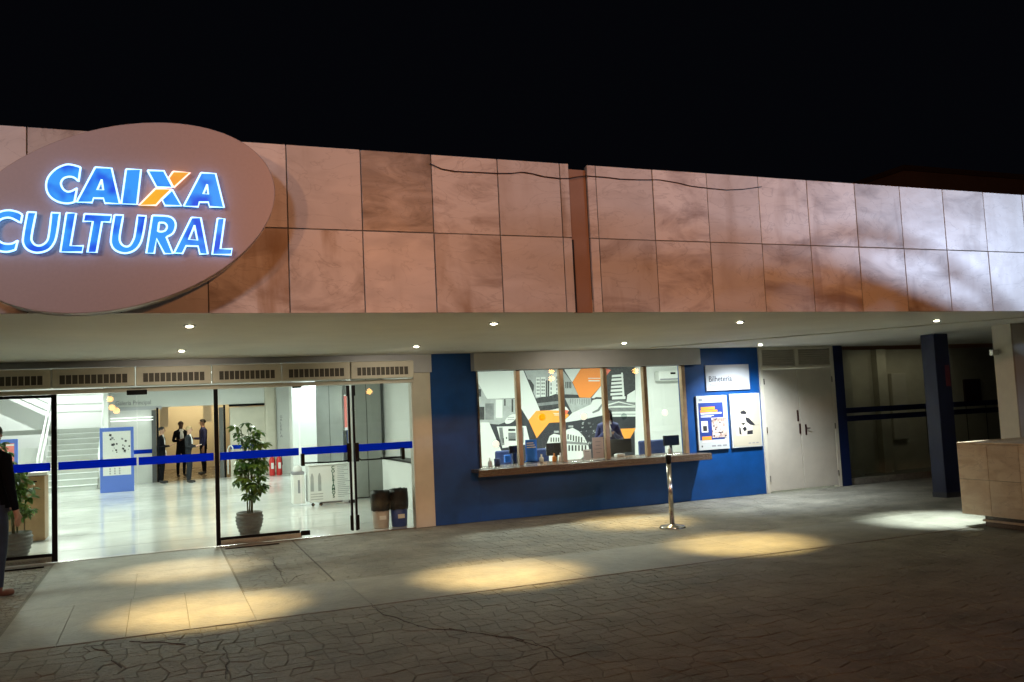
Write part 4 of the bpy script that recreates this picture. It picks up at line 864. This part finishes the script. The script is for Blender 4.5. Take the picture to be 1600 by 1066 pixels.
# ------------------------------------------------------------------ bins, trolley
def bin_(x, m, lab, hh):
    t = thing('waste_bin', lab, 'waste bin', (x, 13.03, .006)); MB().lathe([(.105, 0), (.115, .01), (.135, .36)], 28).build('bin_body', m, t, smooth=True)
    r = random.Random(int(x*100)); mb = MB(); seg = 36; n0 = 0
    rings = [(.139, .26), (.143, .30), (.146, .40), (.140, .50), (.132, hh), (.115, hh-.01), (.09, hh-.06)]
    for R_, z in rings:
        for i in range(seg): a = 2*PI*i/seg; k_ = 1+.022*math.sin(i*2.1+z*9)+r.uniform(-.018, .018); mb.v.append((R_*k_*math.cos(a), R_*k_*math.sin(a), z+r.uniform(-.008, .008)))
    for j in range(len(rings)-1):
        for i in range(seg): k_ = (i+1) % seg; mb.f.append((j*seg+i, j*seg+k_, (j+1)*seg+k_, (j+1)*seg+i))
    mb.f.append(tuple((len(rings)-1)*seg+i for i in range(seg))); mb.build('bag', m_bag, t, fix=False, smooth=True)
    B(-.05, .05, -.137, -.128, .13, .19).build('label', m_paper, t)
bin_(3.06, m_beigebin, 'beige waste bin with a black bag, left of the blue one', .55); bin_(3.34, m_bluebin, 'blue waste bin with a black bag beside the pier', .56)
tr = thing('recycling_trolley', 'white recycling trolley on wheels printed COLETAMOS', 'trolley', (3.04, 17.25, .006))
B(-.40, .48, -.2, .2, .07, .76).build('case', m_white, tr, .01); B(-.42, .5, -.22, .22, .761, .78).build('lid', m_white, tr, .006)
for i, ch in enumerate('COLETAMOS'): text('lettering', ch, mat('green_ink', (.01, .09, .05), .6), tr, (.06, -.203, .68-i*.068), .062, align='CENTER', bold=.002)
for i in range(17): B(.14, .14+random.uniform(.12, .3), -.2025, -.2012, .72-i*.036, .728-i*.036).build('print_line', m_greyink, tr)
for x in (-.34, -.20): MB().prism([(x-.03, .28), (x+.03, .28), (x+.03, .55), (x+.008, .62), (x-.008, .62), (x-.03, .55)], 1, -.2025, -.2012).build('bottle_print', g_l, tr)
for i in range(3): B(-.37, -.14, -.2025, -.2012, .22-i*.05, .235-i*.05).build('print_line', g_l, tr)
for x in (-.33, -.18, .38, .45): q = MB(); q.prism([(x+.03*math.cos(a*PI/6), .03+.03*math.sin(a*PI/6)) for a in range(12)], 1, -.19, -.15); q.build('wheel', m_rubber, tr)
B(-.15, .25, -.1, .1, .03, .069).build('undertray', m_greyink, tr)
sc2 = thing('side_collector', 'narrow white collector with a clear lid left of the recycling trolley', 'collector', (2.48, 17.4, .006)); B(-.11, .11, -.15, .15, .05, .60).build('case', m_white, sc2, .01); B(-.11, .11, -.15, .15, .601, .66).build('rim', m_greyink, sc2, .01); B(-.02, .02, -.153, -.151, .25, .5).build('slot', m_greyink, sc2); MB().ell((0, 0, .68), .09, .09, .11).build('clear_bag', m_paper, sc2, smooth=True)
for i, (x, lab) in enumerate(((3.15, 'left red fire extinguisher on the floor behind the potted plant'), (3.36, 'right red fire extinguisher on the floor, next to the bright alcove'))):
    t = thing('fire_extinguisher', lab, 'fire extinguisher', (x, 27.3, .006)); MB().lathe([(.08, 0), (.085, .02), (.085, .46), (.06, .53), (.025, .56)], 20).build('cylinder', m_red, t, smooth=True); MB().lathe([(.022, .561), (.022, .62)], 12).build('valve', m_black, t); q = MB(); q.tube([(.0, -.03, .60), (.07, -.04, .57), (.09, -.04, .3)], .01, 6); q.build('hose', m_black, t); B(-.04, .04, -.09, -.083, .2, .38).build('label', m_paper, t)
wc = thing('white_column', 'bright white square column right of the fire extinguishers', 'column', (4.0, 26.6, 0)); B(-.36, .34, -.3, .3, .08, LZ-.003).build('shaft', m_white, wc, .01); B(-.37, .35, -.31, .31, 0, .079).build('skirting', m_nosing, wc)
# reception desk, display stands
rd = thing('reception_desk', 'tan reception cabinets with a white top behind the left glass panel', 'reception desk', (-2.2, 15.2, .006))
B(-1.4, .62, -.02, .6, 1.0, 1.05).build('desk_top', m_white, rd, .01)
for i, (a, b) in enumerate(((-1.38, -.9), (-.89, -.42), (-.41, .0), (.03, .30), (.31, .58))): B(a, b, 0, .5, .02, .99).build('cabinet_door', m_tan, rd, .008); B((a+b)/2-.03, (a+b)/2+.03, -.008, -.001, .90, .92).build('handle', m_black, rd)
for i in range(3): B(-.9+i*.5, -.6+i*.5, .1, .3, 1.051, 1.06+.01*i).build('papers', m_paper, rd)
def stand(loc, w, h, lab, red):
    t = thing('poster_stand', lab, 'poster stand', loc); B(-w/2, w/2, -.05, .05, 0, h).build('frame', m_posterblue, t, .01)
    B(-w/2+.07, w/2-.07, -.053, -.0505, h*.26, h-.1).build('poster', m_posterred if red else m_paper, t)
    if not red:
        r = random.Random(2)
        for i in range(22):
            x = r.gauss(0, .11); z = h*.70+r.gauss(0, .13); s_ = r.uniform(.02, .06); MB().prism([(x, z), (x+s_, z-s_*.4), (x+s_*1.2, z+s_*.6), (x+s_*.3, z+s_*.9)], 1, -.0545-i*.00004, -.0535).build('print_shape', m_ink if i % 3 else m_greyink, t, fix=False)
        for i in range(9): B(-.18+.07*(i % 3)*1.6, -.15+.07*(i % 3)*1.6, -.0545, -.0535, h*.28+.06*(i//3), h*.30+.06*(i//3)).build('print_line', m_greyink, t)
    else: B(-w/2+.07, w/2-.07, -.0545, -.0532, h-.16, h-.12).build('print_line', m_paper, t)
stand((-1.0, 25.0, .006), .80, 1.66, 'blue display stand with a white poster of small dark figures', False)
stand((-3.55, 24.0, .006), .85, 1.50, 'blue display stand with a red poster behind the left plant', True)
wm = thing('desk_worker', 'person in blue seen behind the reception desk', 'person', (-2.85, 17.2, 0))

# ------------------------------------------------------------------ people
def person(label, loc, rz, height, top, legs, shoe, skin, hair, pose='down', longhair=False, shirt=None, root=None, bulk=1, step=0.0, skirt=False):
    s = height/1.76
    t = root or thing('person', label, 'person', loc, rz); t.name = 'person'; t.rotation_euler = (0, 0, rz); t['label'] = label
    V, E, R, Lb = [], [], [], []
    def v(p, r, lb, par=None):
        V.append(Vector(p)*s); R.append((r[0]*s, r[1]*s) if isinstance(r, tuple) else (r*s, r*s)); Lb.append(lb)
        if par is not None: E.append((par, len(V)-1))
        return len(V)-1
    k = bulk
    pel = v((0, 0, .95), (.150*k, .115*k), 'top'); hem = v((0, 0, .86), (.135*k, .105*k), 'leg', pel)
    wa = v((0, -.005, 1.10), (.138*k, .105*k), 'top', pel); ch = v((0, 0, 1.28), (.165*k, .118*k), 'top', wa); up = v((0, .01, 1.42), (.125*k, .085*k), 'top', ch)
    ne = v((0, .0, 1.505), .052, 'skin', up); hb = v((0, -.018, 1.575), (.062, .072), 'skin', ne); hc = v((0, -.015, 1.655), (.073, .090), 'skin', hb); ht = v((0, -.005, 1.715), (.058, .070), 'skin', hc)
    for sd_ in (-1, 1):
        sh_ = v((sd_*.165*k, .01, 1.405), .062*k, 'top', up)
        if pose == 'down': el = (sd_*.235*k, .03, 1.12); wr = (sd_*.245*k, -.03, .88); hd = (sd_*.25*k, -.05, .81); fd = Vector((0, -.15, -1))
        elif pose == 'talk': el = (sd_*.25*k, .0, 1.13); wr = (sd_*.13, -.24, 1.12); hd = (sd_*.07, -.29, 1.15); fd = Vector((-sd_*.6, -.6, .2))
        elif pose == 'chest': el = (sd_*.25*k, -.02, 1.12); wr = (sd_*.09, -.2, 1.27); hd = (sd_*.045, -.22, 1.32); fd = Vector((-sd_*.45, -.2, .9))
        elif pose == 'one': el = (sd_*.24*k, .02, 1.13); (wr, hd, fd) = ((sd_*.14, -.27, 1.15), (sd_*.11, -.33, 1.18), Vector((-.2*sd_, -1, .3))) if sd_ < 0 else ((sd_*.24, -.03, .9), (sd_*.245, -.05, .83), Vector((0, -.15, -1)))
        e_ = v(el, .050*k, 'top', sh_); w1 = v(wr, .034, 'top', e_); h0 = v(Vector(wr).lerp(Vector(hd), .45), .028, 'skin', w1); h1 = v(hd, (.036, .026), 'skin', h0)
        fd.normalize(); side = fd.cross(Vector((sd_*1.0, 0, .01)) if pose == 'down' else Vector((0, 0, 1))).normalized()
        for f_ in range(4):
            L_ = (.075, .085, .08, .062)[f_]; b0 = Vector(hd)+side*(f_-1.5)*.019+fd*.035
            a1 = v(b0, .011, 'skin', h1); a2 = v(b0+fd*L_*.5+Vector((-sd_*.006, 0, 0)), .0095, 'skin', a1); v(b0+fd*L_*.95+Vector((-sd_*.018, -.004, 0)), .0085, 'skin', a2)
        th = v(Vector(h0 and hd)-side*.036+fd*.005, .012, 'skin', h1); v(Vector(hd)-side*.052+fd*.04, .010, 'skin', th)
        hp = v((sd_*.088*k, 0, .84), .092*k, 'leg', hem); kn = v((sd_*.10, -.01+step*sd_*.5, .49), .060*k, 'leg', hp); ca_ = v((sd_*.10, .015+step*sd_*.8, .33), .056*k, 'leg', kn); an = v((sd_*.10, .02+step*sd_, .10), .043, 'leg', ca_)
        hl = v((sd_*.105, .03+step*sd_, .045), .040, 'shoe', an); v((sd_*.115, -.07+step*sd_, .035), (.042, .032), 'shoe', hl) ; v((sd_*.12, -.155+step*sd_, .03), (.036, .026), 'shoe', len(V)-1)
    me = bpy.data.meshes.new('body'); me.from_pydata([tuple(p) for p in V], E, []); o = bpy.data.objects.new('body', me); COL.objects.link(o)
    o.modifiers.new('Skin', 'SKIN'); sv = me.skin_vertices[0].data
    for i, r in enumerate(R): sv[i].radius = r; sv[i].use_root = (i == 0)
    ss = o.modifiers.new('Sub', 'SUBSURF'); ss.levels = 2; ss.render_levels = 2
    nm = bpy.data.meshes.new_from_object(o.evaluated_get(bpy.context.evaluated_depsgraph_get())); bpy.data.objects.remove(o)
    nm.materials.clear(); idx = {'top': 0, 'leg': 1, 'shoe': 2, 'skin': 3}
    for m in (top, legs, shoe, skin, shirt or top): nm.materials.append(m)
    segs = [(V[a], V[b], Lb[b]) for a, b in E]
    for p in nm.polygons:
        c_ = p.center; best = 1e9; bl = 'top'
        for a, b, l in segs:
            d = b-a; u = max(0, min(1, (c_-a).dot(d)/max(1e-9, d.length_squared))); q = (a+d*u-c_).length
            if q < best: best = q; bl = l
        z = c_.z/s
        if bl == 'skin' and abs(c_.x) < .12*s and z > 1.3 and z < 1.50: bl = 'top'
        p.material_index = idx[bl]; p.use_smooth = True
        if shirt and c_.y < -.04*s and 1.10 < z < 1.50 and abs(c_.x) < (.015+.055*(z-1.10)/.4)*s: p.material_index = 4
    b = bpy.data.objects.new('body', nm); COL.objects.link(b); b.parent = t
    # face and hair
    H = Vector((0, -.015, 1.655))*s
    f = MB(); f.ell((0, H.y-.098*s, H.z-.020*s), .012*s, .018*s, .022*s, 8, 6); f.build('nose', skin, t, smooth=True)
    for sd_ in (-1, 1):
        MB().ell((sd_*.029*s, H.y-.082*s, H.z+.006*s), .011*s, .008*s, .006*s, 8, 6).build('eye', m_ink, t); MB().ell((sd_*.077*s, H.y+.005*s, H.z-.008*s), .010*s, .018*s, .028*s, 8, 6).build('ear', skin, t, smooth=True)
    MB().ell((0, H.y-.083*s, H.z-.052*s), .024*s, .008*s, .006*s, 8, 6).build('mouth', mat('lips', (.30, .10, .09), .5), t)
    hm = MB(); u, vv = 20, 12
    rr_ = random.Random(3)
    for j in range(vv+1):
        ph = PI*.62*j/vv if not longhair else PI*.62*j/vv
        for i in range(u):
            a = 2*PI*i/u; fr_ = max(0, -math.sin(a)); lim = 1-.50*fr_**1.5
            ph2 = ph*lim; R_ = 1+rr_.uniform(-.015, .015)
            hm.v.append((.083*s*R_*math.sin(ph2)*math.cos(a), .008*s+.103*s*R_*math.sin(ph2)*math.sin(a), .090*s*R_*math.cos(ph2)))
    for j in range(vv):
        for i in range(u): k_ = (i+1) % u; hm.f.append((j*u+i, (j+1)*u+i, (j+1)*u+k_, j*u+k_))
    ho = hm.build('hair', hair, t, smooth=True); ho.location = H+Vector((0, 0, .015*s))
    if longhair:
        lh = MB()
        for i in range(26):
            a = -.35+(PI+.7)*i/25; x = math.cos(a)*.078*s; y = math.sin(a)*.085*s
            lh.tube([(x*.85, y*.85, .05*s), (x*1.05, y+.004, -.05*s), (x*1.2, y+.008*s, -.16*s), (x*1.25, y*.9+.0*s, -.30*s)], .017*s, 6, .006*s)
        l_ = lh.build('long_hair', hair, t, smooth=True); l_.location = H
    return t
person('dark haired man in black jacket and jeans cut by the left picture edge', (-1.61, 10.55, .004), PI*.80, 1.78, m_suit, m_jeans, m_brownshoe, m_skin, m_hair, 'down', bulk=1.06)
person('blonde woman in a dark suit talking with the men in front of the gallery', (.80, 26.7, .006), PI*.40, 1.60, m_char, m_char, m_shoe, m_skin, m_blond, 'talk', shirt=m_shirt, bulk=1.05)
person('man in a dark suit and tie standing in the middle of the gallery doorway', (.66, 30.0, .006), .35, 1.76, m_suit, m_suit, m_shoe, m_skin2, m_hair, 'one', shirt=m_shirt)
person('tall man in black with his back half turned at the right of the gallery group', (1.36, 30.6, .006), -PI*.45, 1.80, m_navy, m_suit, m_shoe, m_skin, m_hair, 'one', bulk=1.12)
person('woman in black with a white collar standing by the left gallery handle', (.08, 27.3, .006), PI*.42, 1.62, m_suit, m_suit, m_shoe, m_skin, m_hair, 'one', shirt=m_shirt)
person('person in black mostly hidden behind the woman by the gallery handle', (-.22, 29.2, .006), PI*.3, 1.70, m_suit, m_suit, m_shoe, m_skin, m_hair, 'down')
person('woman with long dark hair in a navy cardigan standing inside the ticket office window', (7.40, 13.85, .006), -.45, 1.62, m_navy, m_suit, m_shoe, m_skin, m_hair, 'chest', longhair=True, shirt=m_shirt, bulk=.98)
person('person in a blue shirt half hidden behind the reception desk', (-2.95, 17.2, .006), PI*.5, 1.62, mat('blue_shirt', (.02, .12, .55), .7), m_suit, m_shoe, m_skin, m_hair, 'down', root=wm)

# ------------------------------------------------------------------ things around the plaza
def street_lamp(x, y, z, lab, r=.24, n=1, lit=None):
    t = thing('street_lamp', lab, 'street lamp', (x, y, 0), 0, 'sodium globe street lamps across the plaza'); q = MB(); q.tube([(0, 0, 0), (0, 0, .6), (0, 0, z-r-.02)], .07, 10, .045); q.build('pole', m_pole, t, smooth=True)
    MB().lathe([(.16, -.01), (.16, .05), (.09, .16)], 16).build('base', m_pole, t); MB().ell((0, 0, z), r, r, r, 16, 10).build('globe', m_lampo, t, smooth=True); MB().lathe([(.06, z-r-.04), (.12, z-r+.03)], 14).build('collar', m_pole, t)
for i, px in enumerate([(172, 624), (175, 637), (182, 642), (548, 625), (577, 612), (862, 580), (862, 592), (993, 580)]):
    d = ray(*px); tt = (75-1.5*i)/d.y; v_ = Vector((0, 0, CAMH))+d*tt; street_lamp(v_.x, 2*D-v_.y, v_.z, 'orange globe lamp across the plaza, reflected as the '+['topmost spot left of the gallery sign', 'middle spot left of the gallery sign', 'lowest spot left of the gallery sign', 'spot between the two door stiles', 'spot on the near metal column', 'upper spot in the second ticket pane', 'lower spot in the second ticket pane', 'spot beside the fourth window mullion'][i])
def flood(loc, lab, m):
    t = thing('floodlight_pole', lab, 'floodlight', (loc[0], loc[1], 0)); q = MB(); q.tube([(0, 0, 0), (0, 0, 1), (0, 0, loc[2]+.2)], .08, 10, .05); q.build('pole', m_pole, t, smooth=True); B(-.2, .2, -.12, .12, loc[2]+.15, loc[2]+.3).build('lamp_head', m_pole, t, .02)
flood((-7.5, -1.7, 5.6), 'tall lamp pole left of the viewer lighting the fascia orange', None); flood((15.4, .5, 4.05), 'lamp pole to the right lighting the fascia cool white', None); flood((5.0, -9.2, 5.5), 'unseen pole added for the front fill light behind the viewer', None); flood((-3, -4.2, 7), 'unseen tall pole added for the cool fill light, behind the viewer to the left', None)  # the last two poles are added to go with the fill lights
# palm between the cool lamp and the fascia: its fronds cast the streaked shadows
pm = thing('palm_tree', 'slender palm tree standing to the right outside the frame', 'tree', (13.3, 3.1, 0)); q = MB(); q.tube([(0, 0, 0), (.05, 0, 1.6), (.0, .05, 3.3)], .13, 12, .08); q.build('trunk', m_stem, pm, smooth=True)
rf = random.Random(21)
FR = [(PI, 1.9, .36, .10), (PI*1.03, 2.1, .52, .16), (PI*.97, 1.7, .16, .12), (PI*1.08, 1.9, .30, .30), (PI*.92, 2.1, .66, .22), (PI*1.01, 2.9, .70, .25), (PI*.985, 2.8, .45, .10), (PI*1.02, 2.7, .25, .05), (PI, 2.4, .60, .45), (PI*.95, 2.6, .35, .3), (PI*1.05, 2.6, .55, .1)]+[(rf.uniform(-.9, .9), 1.7, rf.uniform(.2, .6), .4) for _ in range(7)]
for a, L_, rise, droop in FR:
    mb = MB(); pts = []; d_ = Vector((math.cos(a), math.sin(a), 0)); n0_ = Vector((-math.sin(a), math.cos(a), 0))
    for i in range(15): u = i/14; pts.append(d_*L_*u+Vector((0, 0, 3.3+rise*math.sin(u*PI*.55)-droop*u*u)))
    mb.tube(pts, .02, 5, .006)
    for i in range(2, 15):
        for s2 in (-1, 1):
            for w2 in (0, .5):
                if rf.random() < .12: continue
                p = pts[i-1].lerp(pts[i], w2); L2 = rf.uniform(.2, .36)*(1.1-.6*i/15); e = p+n0_*s2*L2*.7+d_*L2*.8+Vector((0, 0, rf.uniform(-.22, .02))); b0 = len(mb.v); dd = d_*.030
                mb.v += [tuple(p-dd), tuple(p+dd), tuple(e)]; mb.f.append((b0, b0+1, b0+2))
    mb.build('frond', m_leaf, pm, fix=False)
# far building behind the roof at the right
fb = thing('far_building', 'dim brown block rising behind the roof at the upper right', 'building', (45, 31, 0)); B(-11.7, 25, 0, 10, 0, 12.15).build('wall', mat('brown_render', (.62, .38, .24), .8, var=.2, vscale=.4), fb); B(-11.8, 25.1, -.1, 10.1, 12.152, 12.4).build('parapet', m_brown, fb)
for i in range(6): B(-10.9+i*4, -9.3+i*4, -.03, -.002, 9.4, 10.9).build('window', m_black, fb)
struct(MB().box(-160, 160, 159, 160, -.4, .2).build('horizon_kerb', m_joint))
